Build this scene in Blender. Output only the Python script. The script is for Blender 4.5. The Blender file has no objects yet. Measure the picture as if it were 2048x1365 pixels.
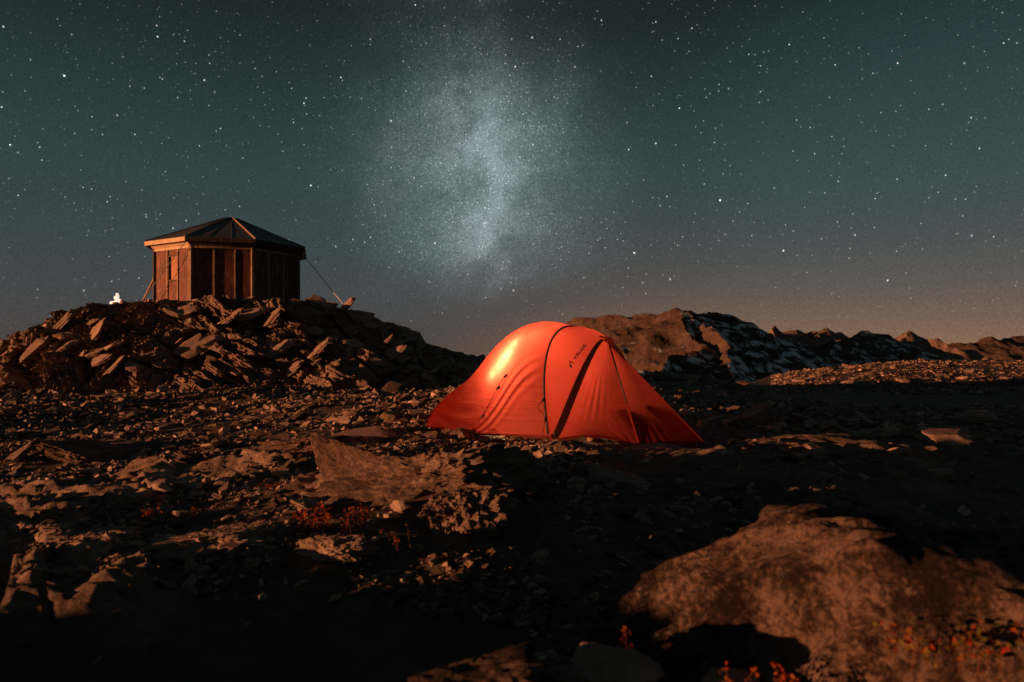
import bpy, bmesh, math, random
import numpy as np
from mathutils import Vector, Matrix

# ------------------------------------------------------------------ camera, sky, moon, exposure
S = bpy.context.scene
C = S.collection
EYE = 0.9
F = 1365.0                       # focal length in pixels of the 2048 px wide photograph
HOR = 705.0

cam_d = bpy.data.cameras.new('camera')
cam = bpy.data.objects.new('camera', cam_d)
C.objects.link(cam)
cam.location = (0, 0, EYE)
cam.rotation_euler = (math.radians(90), 0, 0)
cam_d.sensor_width = 36.0
cam_d.lens = 24.0
cam_d.shift_y = (HOR - 682.5) / 2048.0
cam_d.clip_start = 0.05
cam_d.clip_end = 40000.0
cam_d.dof.use_dof = True
cam_d.dof.focus_distance = 7.2
cam_d.dof.aperture_fstop = 2.8
S.camera = cam

SUN_AZ = math.radians(21)        # light comes from the left and a little from behind the camera
SUN_EL = math.radians(3.0)
TO_SUN = Vector((-math.cos(SUN_AZ) * math.cos(SUN_EL), -math.sin(SUN_AZ) * math.cos(SUN_EL), math.sin(SUN_EL)))

S.view_settings.view_transform = 'Standard'
S.view_settings.look = 'None'
S.view_settings.exposure = 0.45
S.view_settings.gamma = 1.0
S.view_settings.use_curve_mapping = False

world = bpy.data.worlds.new('World')
S.world = world
world.use_nodes = True


class NG:
    """small helper to write node trees"""
    def __init__(self, nt):
        self.nt = nt
        nt.nodes.clear()

    def n(self, typ, **kw):
        nd = self.nt.nodes.new(typ)
        ins = kw.pop('ins', {})
        for k, v in kw.items():
            setattr(nd, k, v)
        for k, v in ins.items():
            s = nd.inputs[k]
            if hasattr(v, 'is_output') or isinstance(v, bpy.types.NodeSocket):
                self.nt.links.new(v, s)
            else:
                s.default_value = v
        return nd

    def m(self, op, a, b=None, c=None, clamp=False):
        nd = self.nt.nodes.new('ShaderNodeMath')
        nd.operation = op
        nd.use_clamp = clamp
        for i, v in enumerate((a, b, c)):
            if v is None:
                continue
            if isinstance(v, bpy.types.NodeSocket):
                self.nt.links.new(v, nd.inputs[i])
            else:
                nd.inputs[i].default_value = v
        return nd.outputs[0]

    def vm(self, op, a, b=None):
        nd = self.nt.nodes.new('ShaderNodeVectorMath')
        nd.operation = op
        for i, v in enumerate((a, b)):
            if v is None:
                continue
            if isinstance(v, bpy.types.NodeSocket):
                self.nt.links.new(v, nd.inputs[i])
            else:
                nd.inputs[i].default_value = v
        return nd.outputs['Value'] if op in ('DOT_PRODUCT', 'LENGTH', 'DISTANCE') else nd.outputs[0]

    def ramp(self, fac, stops, interp='LINEAR'):
        nd = self.nt.nodes.new('ShaderNodeValToRGB')
        nd.color_ramp.interpolation = interp
        el = nd.color_ramp.elements
        while len(el) > 1:
            el.remove(el[-1])
        el[0].position = stops[0][0]
        el[0].color = (*stops[0][1], 1)
        for p, c in stops[1:]:
            e = el.new(p)
            e.color = (*c, 1)
        self.nt.links.new(fac, nd.inputs[0])
        return nd.outputs[0]

    def mix(self, fac, a, b, mode='MIX', clamp=False):
        nd = self.nt.nodes.new('ShaderNodeMix')
        nd.data_type = 'RGBA'
        nd.blend_type = mode
        nd.clamp_result = clamp
        for i, v in ((0, fac), (6, a), (7, b)):
            if isinstance(v, bpy.types.NodeSocket):
                self.nt.links.new(v, nd.inputs[i])
            else:
                nd.inputs[i].default_value = v if i == 0 else (*v, 1)
        return nd.outputs[2]

    def smooth(self, x, a, b):
        nd = self.nt.nodes.new('ShaderNodeMapRange')
        nd.interpolation_type = 'SMOOTHSTEP'
        self.nt.links.new(x, nd.inputs[0])
        nd.inputs[1].default_value = a
        nd.inputs[2].default_value = b
        return nd.outputs[0]


def ray(px, py):
    return Vector(((px - 1024) / F, 1.0, (HOR - py) / F))


def build_world():
    g = NG(world.node_tree)
    tc = g.n('ShaderNodeTexCoord').outputs['Generated']
    d = g.vm('NORMALIZE', tc)
    sep = g.n('ShaderNodeSeparateXYZ', ins={0: d})
    x, y, z = sep.outputs
    el = g.m('ARCSINE', g.m('MAXIMUM', g.m('MINIMUM', z, 1.0), -1.0))           # elevation in radians
    # deep night gradient from a grey-brown horizon to dark teal overhead
    t = g.m('DIVIDE', g.m('MAXIMUM', el, 0.0), math.pi / 2, clamp=True)
    grad = g.ramp(t, [(0.0, (0.074, 0.060, 0.056)), (0.035, (0.064, 0.064, 0.066)), (0.085, (0.045, 0.062, 0.067)),
                      (0.16, (0.031, 0.055, 0.0575)), (0.22, (0.0205, 0.0375, 0.040)), (0.29, (0.0115, 0.0185, 0.0205)),
                      (0.45, (0.010, 0.0155, 0.0175)), (1.0, (0.0095, 0.0145, 0.0165))])
    # warm glow of the far horizon, strongest to the right
    gd = Vector((0.66, 1.0, -0.02)).normalized()
    a = g.vm('DOT_PRODUCT', d, tuple(gd))
    wide = g.smooth(a, 0.72, 1.0)
    low = g.m('POWER', 2.718, g.m('MULTIPLY', g.m('MAXIMUM', el, 0.0), -15.5))
    glow = g.m('MULTIPLY', wide, low)
    col = g.mix(1.0, grad, g.mix(1.0, (0.21, 0.086, 0.026), glow, 'MULTIPLY'), 'ADD')
    # broad faint teal lightening of the sky to the right
    gd2 = Vector((0.62, 1.0, 0.26)).normalized()
    a2 = g.smooth(g.vm('DOT_PRODUCT', d, tuple(gd2)), 0.93, 1.0)
    col = g.mix(1.0, col, g.mix(1.0, (0.004, 0.013, 0.014), a2, 'MULTIPLY'), 'ADD')
    # Milky Way: a band along a great circle, with a bright core above the horizon
    p1, p2 = ray(1000, 560), ray(925, 60)
    nb = p1.cross(p2).normalized()
    core = ray(950, 345).normalized()
    up = nb.cross(core).normalized()
    warp = g.n('ShaderNodeTexNoise', noise_dimensions='3D', ins={'Vector': d, 'Scale': 5.0, 'Detail': 4.0, 'Roughness': 0.55})
    wv = g.m('MULTIPLY', g.m('SUBTRACT', warp.outputs[0], 0.5), 0.09)
    db = g.m('ADD', g.vm('DOT_PRODUCT', d, tuple(nb)), wv)
    da = g.vm('DOT_PRODUCT', d, tuple(up))
    across = g.m('POWER', 2.718, g.m('MULTIPLY', g.m('MULTIPLY', db, db), -1 / (0.122 ** 2)))
    if up.z < 0:
        da = g.m('MULTIPLY', da, -1.0)
    # envelope along the band: fades into the horizon, thins out towards the zenith
    along = g.m('MULTIPLY', g.smooth(da, -0.205, -0.06), g.m('SUBTRACT', 1.0, g.m('MULTIPLY', g.smooth(da, 0.02, 0.20), 0.86)))
    front = g.smooth(g.vm('DOT_PRODUCT', d, tuple(core)), -0.6, 0.5)
    band = g.m('MULTIPLY', g.m('MULTIPLY', across, along), front)
    n1 = g.n('ShaderNodeTexNoise', noise_dimensions='3D', ins={'Vector': d, 'Scale': 11.0, 'Detail': 8.0, 'Roughness': 0.62}).outputs[0]
    n2 = g.n('ShaderNodeTexNoise', noise_dimensions='3D', ins={'Vector': d, 'Scale': 420.0, 'Detail': 2.0, 'Roughness': 0.7}).outputs[0]
    dust = g.m('ADD', 0.66, g.m('MULTIPLY', g.smooth(n1, 0.36, 0.66), 0.5))
    inner = g.m('POWER', 2.718, g.m('MULTIPLY', g.m('MULTIPLY', db, db), -1 / (0.038 ** 2)))
    inner = g.m('MULTIPLY', inner, g.m('MULTIPLY', along, g.smooth(n1, 0.40, 0.62)))
    teal = g.mix(g.smooth(warp.outputs[0], 0.4, 0.6), (0.120, 0.172, 0.172), (0.142, 0.170, 0.180))
    amt = g.m('MULTIPLY', g.m('MULTIPLY', band, dust), g.m('MAXIMUM', g.m('ADD', 1.0, g.m('MULTIPLY', g.m('SUBTRACT', n2, 0.5), 1.8)), 0.2))
    col = g.mix(1.0, col, g.mix(1.0, teal, amt, 'MULTIPLY'), 'ADD')
    col = g.mix(1.0, col, g.mix(1.0, (0.100, 0.112, 0.126), inner, 'MULTIPLY'), 'ADD')
    # faint airglow grain over the whole sky
    grain = g.m('MAXIMUM', g.m('ADD', 1.0, g.m('MULTIPLY', g.m('SUBTRACT', n2, 0.5), 0.85)), 0.3)
    col = g.mix(1.0, col, grain, 'MULTIPLY')

    # stars: balls of a 3D point set cut by the unit sphere
    def stars(scale, rad, gain, mask=None, seed=(0, 0, 0)):
        v = g.vm('ADD', d, seed)
        vo = g.n('ShaderNodeTexVoronoi', voronoi_dimensions='3D', feature='F1', ins={'Vector': v, 'Scale': scale})
        s = g.m('SUBTRACT', 1.0, g.m('DIVIDE', vo.outputs['Distance'], rad * scale), clamp=True)
        s = g.m('MULTIPLY', g.m('POWER', s, 0.8), gain)
        sc = g.n('ShaderNodeSeparateColor', ins={0: vo.outputs['Color']})
        s = g.m('MULTIPLY', s, g.m('ADD', 0.12, g.m('POWER', sc.outputs[0], 3.0)))
        if mask is not None:
            s = g.m('MULTIPLY', s, mask)
        tint = g.mix(sc.outputs[1], (1.0, 0.88, 0.80), (0.82, 0.93, 1.0))
        return g.mix(1.0, tint, s, 'MULTIPLY')

    hz = g.m('ADD', 0.25, g.m('MULTIPLY', g.smooth(el, 0.0, 0.16), 0.75))
    clump = g.m('ADD', 0.35, g.m('MULTIPLY', g.smooth(n1, 0.35, 0.62), 0.9))
    vis = g.m('MULTIPLY', hz, clump)
    for args in ((36.0, 0.0014, 2.8, hz, (.13, .7, .31)), (80.0, 0.00095, 2.2, vis, (3.1, .2, .9)), (125.0, 0.0009, 1.3, vis, (.4, 5.2, .3)),
                 (300.0, 0.0008, 1.3, g.m('MULTIPLY', band, vis), (2.8, 1.2, 4.1)), (235.0, 0.00085, 1.2, g.m('MULTIPLY', g.m('ADD', 0.12, band), vis), (.8, .2, 7.1))):
        col = g.mix(1.0, col, stars(*args), 'ADD')
    # below the horizon the world is the same dim haze
    sky = g.n('ShaderNodeTexSky', sky_type='NISHITA', sun_disc=False)
    sky.sun_elevation = SUN_EL
    sky.sun_rotation = math.atan2(TO_SUN.x, TO_SUN.y)
    bg = g.n('ShaderNodeBackground', ins={'Color': col, 'Strength': 0.71})
    bg2 = g.n('ShaderNodeBackground', ins={'Color': sky.outputs[0], 'Strength': 0.0012})
    add = g.n('ShaderNodeAddShader', ins={0: bg.outputs[0], 1: bg2.outputs[0]})
    g.n('ShaderNodeOutputWorld', ins={'Surface': add.outputs[0]})


build_world()
world.cycles.sampling_method = 'MANUAL'
world.cycles.sample_map_resolution = 512

sun_d = bpy.data.lights.new('moonlight', 'SUN')
sun_d.energy = 5.0
sun_d.color = (1.0, 0.355, 0.14)
sun_d.angle = math.radians(0.5)
sun = bpy.data.objects.new('moonlight', sun_d)
C.objects.link(sun)
sun.rotation_euler = TO_SUN.to_track_quat('Z', 'Y').to_euler()
sun.location = (-30, -15, 12)

# ------------------------------------------------------------------ numpy noise
def _h(ix, iy, iz, seed):
    with np.errstate(over='ignore'):
        n = (ix.astype(np.uint32) * np.uint32(374761393) + iy.astype(np.uint32) * np.uint32(668265263)
             + iz.astype(np.uint32) * np.uint32(2147483647) + np.uint32((seed * 1274126177) & 0xffffffff))
        n = (n ^ (n >> np.uint32(13))) * np.uint32(1274126177)
        n = (n ^ (n >> np.uint32(16))) * np.uint32(2246822519)
        n = n ^ (n >> np.uint32(15))
    return n.astype(np.float64) / 4294967295.0


def vnoise(x, y, z=None, seed=0):
    x = np.asarray(x, float)
    y = np.asarray(y, float)
    z = np.zeros_like(x) if z is None else np.asarray(z, float)
    x, y, z = np.broadcast_arrays(x, y, z)
    xi, yi, zi = np.floor(x).astype(np.int64), np.floor(y).astype(np.int64), np.floor(z).astype(np.int64)
    fx, fy, fz = x - xi, y - yi, z - zi
    q = lambda t: t * t * t * (t * (t * 6 - 15) + 10)
    ux, uy, uz = q(fx), q(fy), q(fz)
    r = 0
    for dx in (0, 1):
        for dy in (0, 1):
            for dz in (0, 1):
                w = (ux if dx else 1 - ux) * (uy if dy else 1 - uy) * (uz if dz else 1 - uz)
                r = r + w * _h(xi + dx, yi + dy, zi + dz, seed)
    return r * 2 - 1


def fbm(x, y, z=None, octv=4, seed=0, gain=0.5):
    r, a, f = 0, 1.0, 1.0
    zz = None if z is None else np.asarray(z, float)
    for i in range(octv):
        r = r + a * vnoise(np.asarray(x) * f + 17.3 * i, np.asarray(y) * f - 9.1 * i, None if zz is None else zz * f + 3.7 * i, seed + i)
        a *= gain
        f *= 2.03
    return r


def ridged(x, y, z=None, octv=4, seed=0, gain=0.5):
    r, a, f = 0, 1.0, 1.0
    zz = None if z is None else np.asarray(z, float)
    for i in range(octv):
        r = r + a * (1 - 2 * np.abs(vnoise(np.asarray(x) * f + 7.3 * i, np.asarray(y) * f + 5.1 * i, None if zz is None else zz * f, seed + i)))
        a *= gain
        f *= 2.07
    return r


def cells(x, y, seed=0):
    """2D cellular noise: (F1, F2-F1, random value of the cell)"""
    x, y = np.broadcast_arrays(np.asarray(x, float), np.asarray(y, float))
    xi, yi = np.floor(x).astype(np.int64), np.floor(y).astype(np.int64)
    f1 = np.full(x.shape, 9.0)
    f2 = np.full(x.shape, 9.0)
    val = np.zeros(x.shape)
    zz = np.zeros_like(xi)
    for dx in (-1, 0, 1):
        for dy in (-1, 0, 1):
            cx, cy = xi + dx, yi + dy
            d = np.hypot(cx + _h(cx, cy, zz, seed) - x, cy + _h(cx, cy, zz, seed + 1) - y)
            v = _h(cx, cy, zz, seed + 2)
            near = d < f1
            f2 = np.where(near, f1, np.minimum(f2, d))
            val = np.where(near, v, val)
            f1 = np.where(near, d, f1)
    return f1, f2 - f1, val


def sst(a, b, x):
    t = np.clip((np.asarray(x, float) - a) / (b - a), 0, 1)
    return t * t * (3 - 2 * t)


# ------------------------------------------------------------------ object helpers
def tag(o, label=None, cat=None, group=None, kind=None):
    if label: o['label'] = label
    if cat: o['category'] = cat
    if group: o['group'] = group
    if kind: o['kind'] = kind
    return o


def link(name, me, mat=None, parent=None):
    o = bpy.data.objects.new(name, me)
    C.objects.link(o)
    if mat is not None and me is not None and len(me.materials) == 0:
        me.materials.append(mat)
    if parent is not None:
        o.parent = parent
    return o


def empty(name, loc, rot=(0, 0, 0)):
    o = bpy.data.objects.new(name, None)
    C.objects.link(o)
    o.location = loc
    o.rotation_euler = rot
    o.empty_display_size = 0.2
    return o


def np_mesh(name, co, quads=None, tris=None, smooth=False):
    """fast mesh from numpy arrays"""
    me = bpy.data.meshes.new(name)
    co = np.asarray(co, np.float32).reshape(-1, 3)
    me.vertices.add(len(co))
    me.vertices.foreach_set('co', co.ravel())
    li, ls, tot = [], [], []
    if quads is not None and len(quads):
        q = np.asarray(quads, np.int32)
        li.append(q.ravel())
        tot.append(np.full(len(q), 4, np.int32))
    if tris is not None and len(tris):
        t = np.asarray(tris, np.int32)
        li.append(t.ravel())
        tot.append(np.full(len(t), 3, np.int32))
    li = np.concatenate(li)
    tot = np.concatenate(tot)
    st = np.concatenate([[0], np.cumsum(tot)[:-1]]).astype(np.int32)
    me.loops.add(len(li))
    me.loops.foreach_set('vertex_index', li)
    me.polygons.add(len(tot))
    me.polygons.foreach_set('loop_start', st)
    me.polygons.foreach_set('loop_total', tot)
    me.polygons.foreach_set('use_smooth', np.full(len(tot), smooth, bool))
    me.update(calc_edges=True)
    me.validate()
    return me


def grid_quads(nr, nc, wrap=False):
    r = np.arange(nr - 1)[:, None]
    c = np.arange(nc if wrap else nc - 1)[None, :]
    c2 = (c + 1) % nc
    q = np.stack([r * nc + c, r * nc + c2, (r + 1) * nc + c2, (r + 1) * nc + c], -1)
    return q.reshape(-1, 4)


class MB:
    """collects simple shapes into one bmesh"""
    def __init__(self):
        self.bm = bmesh.new()

    def hexa(self, pts, bevel=0):
        v = [self.bm.verts.new(p) for p in pts]
        for f in ((0, 3, 2, 1), (4, 5, 6, 7), (0, 1, 5, 4), (1, 2, 6, 5), (2, 3, 7, 6), (3, 0, 4, 7)):
            self.bm.faces.new([v[i] for i in f])
        return self

    def box(self, c, s, M=None):
        x, y, z = s[0] / 2, s[1] / 2, s[2] / 2
        p = [Vector(c) + Vector(q) for q in ((-x, -y, -z), (x, -y, -z), (x, y, -z), (-x, y, -z), (-x, -y, z), (x, -y, z), (x, y, z), (-x, y, z))]
        if M is not None:
            p = [M @ q for q in p]
        return self.hexa(p)

    def tube(self, pts, r, n=8, caps=True):
        pts = [Vector(p) for p in pts]
        rs = r if isinstance(r, (list, tuple)) else [r] * len(pts)
        rings = []
        for i, p in enumerate(pts):
            t = (pts[min(i + 1, len(pts) - 1)] - pts[max(i - 1, 0)]).normalized()
            a = t.orthogonal().normalized() if i == 0 else (a - t * a.dot(t)).normalized()
            b = t.cross(a)
            rings.append([self.bm.verts.new(p + (a * math.cos(k * 2 * math.pi / n) + b * math.sin(k * 2 * math.pi / n)) * rs[i]) for k in range(n)])
        for i in range(len(rings) - 1):
            for k in range(n):
                self.bm.faces.new((rings[i][k], rings[i][(k + 1) % n], rings[i + 1][(k + 1) % n], rings[i + 1][k]))
        if caps:
            self.bm.faces.new(list(reversed(rings[0])))
            self.bm.faces.new(rings[-1])
        return self

    def build(self, name, mat, parent=None, smooth=False, bevel=0.0):
        me = bpy.data.meshes.new(name)
        bmesh.ops.recalc_face_normals(self.bm, faces=self.bm.faces)
        if bevel:
            bmesh.ops.bevel(self.bm, geom=list(self.bm.edges), offset=bevel, segments=1, affect='EDGES', clamp_overlap=True)
        self.bm.to_mesh(me)
        self.bm.free()
        if smooth:
            me.polygons.foreach_set('use_smooth', [True] * len(me.polygons))
        return link(name, me, mat, parent)


# ------------------------------------------------------------------ materials
def new_mat(name):
    m = bpy.data.materials.new(name)
    m.use_nodes = True
    return m, NG(m.node_tree)


def mat_rock(name, dark, mid, light, scale=1.0, bump=0.5, tone=False, lichen=None, strata=0.0, bdist=0.02, spread=0.14, ledge=None):
    m, g = new_mat(name)
    tc = g.n('ShaderNodeTexCoord').outputs['Object']
    geo = g.n('ShaderNodeNewGeometry')
    pos = geo.outputs['Position'] if tone else tc
    n1 = g.n('ShaderNodeTexNoise', ins={'Vector': pos, 'Scale': 2.2 * scale, 'Detail': 7.0, 'Roughness': 0.62}).outputs[0]
    n2 = g.n('ShaderNodeTexNoise', ins={'Vector': pos, 'Scale': 23.0 * scale, 'Detail': 6.0, 'Roughness': 0.7}).outputs[0]
    n3 = g.n('ShaderNodeTexNoise', ins={'Vector': pos, 'Scale': 90.0 * scale, 'Detail': 3.0, 'Roughness': 0.7}).outputs[0]
    f = g.m('ADD', g.m('MULTIPLY', n1, 0.55), g.m('MULTIPLY', n2, 0.45))
    col = g.ramp(f, [(0.5 - spread, dark), (0.5, mid), (0.5 + spread, light)])
    if ledge is not None:
        ra = g.n('ShaderNodeAttribute', attribute_name='rock').outputs['Fac']
        col = g.mix(ra, col, g.ramp(f, [(0.40, ledge[0]), (0.5, ledge[1]), (0.60, ledge[2])]))
    oi = g.n('ShaderNodeObjectInfo').outputs['Random']
    if tone:
        at = g.n('ShaderNodeAttribute', attribute_name='tone')
        var = g.m('ADD', 0.35, g.m('MULTIPLY', at.outputs['Fac'], 1.5))
    else:
        var = g.m('ADD', 0.78, g.m('MULTIPLY', oi, 0.44))
    col = g.mix(1.0, col, var, 'MULTIPLY')
    if lichen is not None:
        l = g.n('ShaderNodeTexNoise', ins={'Vector': pos, 'Scale': 8.0 * scale, 'Detail': 5.0, 'Roughness': 0.75}).outputs[0]
        col = g.mix(g.smooth(l, 0.56, 0.68), col, lichen)
    h = g.m('ADD', g.m('MULTIPLY', n2, 0.7), g.m('MULTIPLY', n3, 0.3))
    if strata:
        mp = g.n('ShaderNodeMapping', ins={'Vector': pos, 'Scale': (1.2 * scale, 1.2 * scale, 26.0 * scale)})
        ns = g.n('ShaderNodeTexNoise', ins={'Vector': mp.outputs[0], 'Scale': 1.0, 'Detail': 4.0, 'Roughness': 0.6}).outputs[0]
        h = g.m('ADD', h, g.m('MULTIPLY', ns, strata))
        col = g.mix(0.35, col, g.ramp(ns, [(0.35, dark), (0.65, light)]))
    bp = g.n('ShaderNodeBump', ins={'Height': h, 'Strength': bump, 'Distance': bdist})
    b = g.n('ShaderNodeBsdfPrincipled', ins={'Base Color': col, 'Roughness': 0.82, 'Normal': bp.outputs[0]})
    b.inputs['Specular IOR Level'].default_value = 0.25
    g.n('ShaderNodeOutputMaterial', ins={'Surface': b.outputs[0]})
    return m


M_ROCK = mat_rock('slate_rock', (0.12, 0.085, 0.066), (0.23, 0.168, 0.13), (0.37, 0.285, 0.225), 1.0, 0.55, strata=0.6)
M_SCREE = mat_rock('scree_stone', (0.10, 0.072, 0.056), (0.20, 0.148, 0.115), (0.38, 0.295, 0.235), 1.2, 0.4, tone=True)
M_GROUND = mat_rock('gravel_soil', (0.045, 0.034, 0.027), (0.075, 0.058, 0.046), (0.13, 0.10, 0.082), 1.5, 0.9, bdist=0.02, ledge=((0.09, 0.063, 0.049), (0.20, 0.145, 0.112), (0.36, 0.275, 0.215)))
M_KNOLL = mat_rock('outcrop_rock', (0.07, 0.05, 0.039), (0.175, 0.127, 0.099), (0.31, 0.235, 0.188), 0.8, 0.9, bdist=0.05)
M_BOULDER = mat_rock('mottled_boulder', (0.020, 0.013, 0.011), (0.10, 0.068, 0.054), (0.30, 0.22, 0.178), 2.4, 1.0, lichen=(0.27, 0.20, 0.165), bdist=0.09, spread=0.06)
M_OUTCROP = mat_rock('knobbly_rock', (0.05, 0.035, 0.027), (0.15, 0.106, 0.083), (0.32, 0.24, 0.19), 1.3, 0.9, strata=0.5, bdist=0.035, spread=0.11)
M_BROWN = mat_rock('rusty_slab', (0.055, 0.037, 0.029), (0.13, 0.088, 0.068), (0.24, 0.17, 0.132), 1.6, 0.9, bdist=0.03)

# ------------------------------------------------------------------ terrain shape
HX, HY = math.cos(SUN_AZ), math.sin(SUN_AZ)      # horizontal travel direction of the light


def seg_dist(x, y, a, b):
    ax, ay = a
    bx, by = b
    dx, dy = bx - ax, by - ay
    t = np.clip(((x - ax) * dx + (y - ay) * dy) / (dx * dx + dy * dy), 0, 1)
    return np.hypot(x - ax - t * dx, y - ay - t * dy), t


def bedrock(x, y):
    """(mask, relief) of the low ledges of bare rock that crop out of the gravel"""
    a = 0.89 * x - 0.45 * y
    b = 0.45 * x + 0.89 * y
    m = fbm(a * 0.42 + 4.0, b * 0.9, octv=3, seed=91)
    reg = sst(2.0, 3.0, y) * sst(8.5, 5.5, y) * sst(1.2, -0.3, x) + 0.55 * sst(8.5, 6.5, y) * sst(0.6, 1.8, x)
    reg = reg * (1 - np.exp(-(((x - 0.4) / 1.9) ** 4 + ((y - 7.5) / 1.3) ** 4)))
    mask = sst(-0.12, 0.28, m) * np.clip(reg, 0, 1)
    w = 0.35 * fbm(a * 0.8, b * 0.8, octv=3, seed=93)
    k = (b + w) / 0.33
    saw = k - np.floor(k)
    lay = _h(np.floor(k).astype(np.int64), np.zeros(k.shape, np.int64), np.zeros(k.shape, np.int64), 9)
    k2 = (b + w + 0.05 * a) / 0.075
    saw2 = k2 - np.floor(k2)
    f1, edge, val = cells(a * 1.5, b * 3.0, seed=95)
    rel = 0.095 * saw ** 0.85 * (0.4 + lay) + 0.018 * saw2 + 0.05 * (val - 0.35) - 0.03 * sst(0.10, 0.0, edge)
    rel = rel + 0.014 * ridged(a * 4.0, b * 7.0, octv=4, seed=97) + 0.010 * fbm(a * 17, b * 21, octv=3, seed=98)
    return mask, mask * (rel + 0.015)


def ground_h(x, y, fine=True):
    x = np.asarray(x, float)
    y = np.asarray(y, float)
    r = np.hypot(x, y)
    az = np.where(y > 0.5, x / np.maximum(y, 0.5), np.sign(x) * 3)
    z = 0.07 * fbm(x * 0.33, y * 0.33, octv=3, seed=3) * sst(40, 10, r)
    flat = np.exp(-(((x - 0.4) / 2.4) ** 4 + ((y - 7.4) / 1.9) ** 4))
    z = z * (1 - flat)
    # the left of the field rises gently towards the tent
    z = z - 0.055 * np.clip(-x - 1.3, 0, 5.0) * sst(15, 11, y) * sst(1.5, 3.0, y)
    # the field falls away to the right, below the grazing light
    s = (x - 1.7) * HX + (y - 7.0) * 0.12
    sp = np.maximum(s, 0)
    dip = -np.minimum(0.085 * sp * sp / (sp + 0.8), 1.05) * sst(-2.0, 2.0, x)
    z = z + dip * (1 - 0.75 * sst(0.40, 0.2, az) * sst(12, 24, r))
    # hollow in front of the camera
    q = (y - 3.25) - 0.60 * (x + 1.0)
    z = z - 0.26 * sst(0.15, -1.5, q)
    # low stony rise far to the right, falling away behind
    start = 35 + 13 * sst(0.36, 0.76, az)
    crest = start + 15
    top = -0.42 + 0.80 * sst(0.38, 0.62, az)
    rise = np.clip((r - start) / 15.0, 0, 1)
    z = z + sst(0.32, 0.44, az) * (rise ** 0.8) * (top + 1.0)
    # rim of the plateau, then the valley
    rim = 29.0 + (crest - 27.0) * sst(0.30, 0.40, az)
    fall = np.maximum(r - rim, 0)
    z = z - 0.35 * fall * sst(0, 20, fall)
    z = np.maximum(z, -170 + 14 * fbm(x * 0.004, y * 0.004, octv=3, seed=8))
    # a low bed of rock right in front of the camera on the left
    z = z + 0.47 * np.exp(-(((x + 0.80) / 0.55) ** 2 + ((y - 1.32) / 0.30) ** 2)) + 0.34 * np.exp(-(((x + 0.05) / 0.30) ** 2 + ((y - 1.36) / 0.22) ** 2))
    # unseen ridge added behind and left of the camera to shade the foreground
    dd, tt = seg_dist(x, y, (-6.0, -0.25), (-2.4, -6.5))
    z = z + (0.58 + 0.27 * sst(0.0, 0.2, tt) + 0.10 * fbm(x * 0.9, y * 0.9, octv=3, seed=21)) * np.exp(-(dd / 1.05) ** 2)
    if fine:
        z = z + bedrock(x, y)[1]
        near = sst(45, 12, r)
        z = z + near * (0.022 * fbm(x * 1.7, y * 2.3, octv=4, seed=5) + 0.012 * ridged(x * 4.1, y * 5.3, octv=3, seed=6))
    return z


# outline of the knoll under the hut: x against height of its crest (hut plateau at about 2.4 m)
KX = np.array([-30, -22, -17.0, -14.25, -13.7, -12.93, -12.44, -12.03, -11.47, -10.7, -10.08, -5.9, -5.2, -4.65, -4.1, -3.26, -2.98, -2.42, -1.73, -0.82, 0.22, 1.6, 2.5])
KZ = np.array([0.3, 0.55, 0.85, 0.98, 1.08, 1.40, 1.74, 1.88, 2.08, 2.20, 2.26, 2.26, 2.10, 2.06, 1.76, 1.60, 1.14, 1.00, 0.82, 0.60, 0.42, 0.0, -0.3])


def knoll_h(x, y):
    x = np.asarray(x, float)
    y = np.asarray(y, float)
    top = np.interp(x, KX, KZ)
    foot = 15.9 + 0.5 * np.sin(x * 0.7) + 0.55 * fbm(x * 0.4, x * 0 + 3.3, octv=2, seed=31) + 0.05 * np.abs(x + 8)
    head = 18.5 + 0.35 * fbm(x * 0.5, x * 0 + 9.1, octv=2, seed=33) + 1.2 * sst(-12, -17, x) + 1.2 * sst(-5, -1, x)
    t = np.clip((y - foot) / (head - foot), 0, 1)
    prof = t ** 0.85
    back = sst(27.0, 24.0, y)
    low = -0.45 - 1.2 * sst(0.0, 5.0, x)
    return np.where((t <= 0) | (x > 4), -5.0, low + (top - low) * prof * back)


def surf_h(x, y):
    return np.maximum(ground_h(x, y, False), knoll_h(x, y))


def hit(px, py, tmin=1.0, tmax=60.0):
    """the point of the terrain that a direction from the camera meets"""
    t = np.exp(np.linspace(math.log(tmin), math.log(tmax), 1500))
    x = (px - 1024) / F * t
    zz = EYE + (HOR - py) / F * t
    below = np.nonzero(zz < surf_h(x, t))[0]
    i = below[0] if len(below) else len(t) - 1
    return Vector((x[i], t[i], float(surf_h(x[i], t[i]))))


# --- the ground: one sheet from under the camera to the horizon
def build_ground():
    th = np.concatenate([np.radians(np.linspace(-46, 46, 430)), np.radians(np.linspace(47, 313, 110))])
    rr = np.concatenate([[0.02], np.exp(np.linspace(math.log(0.45), math.log(2.1), 70)), np.exp(np.linspace(math.log(2.12), math.log(9), 420)), np.exp(np.linspace(math.log(9.1), math.log(60), 200)), np.exp(np.linspace(math.log(63), math.log(16000), 50))])
    R, T = np.meshgrid(rr, th, indexing='ij')
    x, y = R * np.sin(T), R * np.cos(T)
    z = ground_h(x, y)
    me = np_mesh('ground', np.stack([x, y, z], -1), quads=grid_quads(len(rr), len(th), True)[:, ::-1], smooth=True)
    at = me.attributes.new('rock', 'FLOAT', 'POINT')
    at.data.foreach_set('value', bedrock(x, y)[0].ravel().astype(np.float32))
    tag(link('ground', me, M_GROUND), kind='structure')


build_ground()


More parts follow.
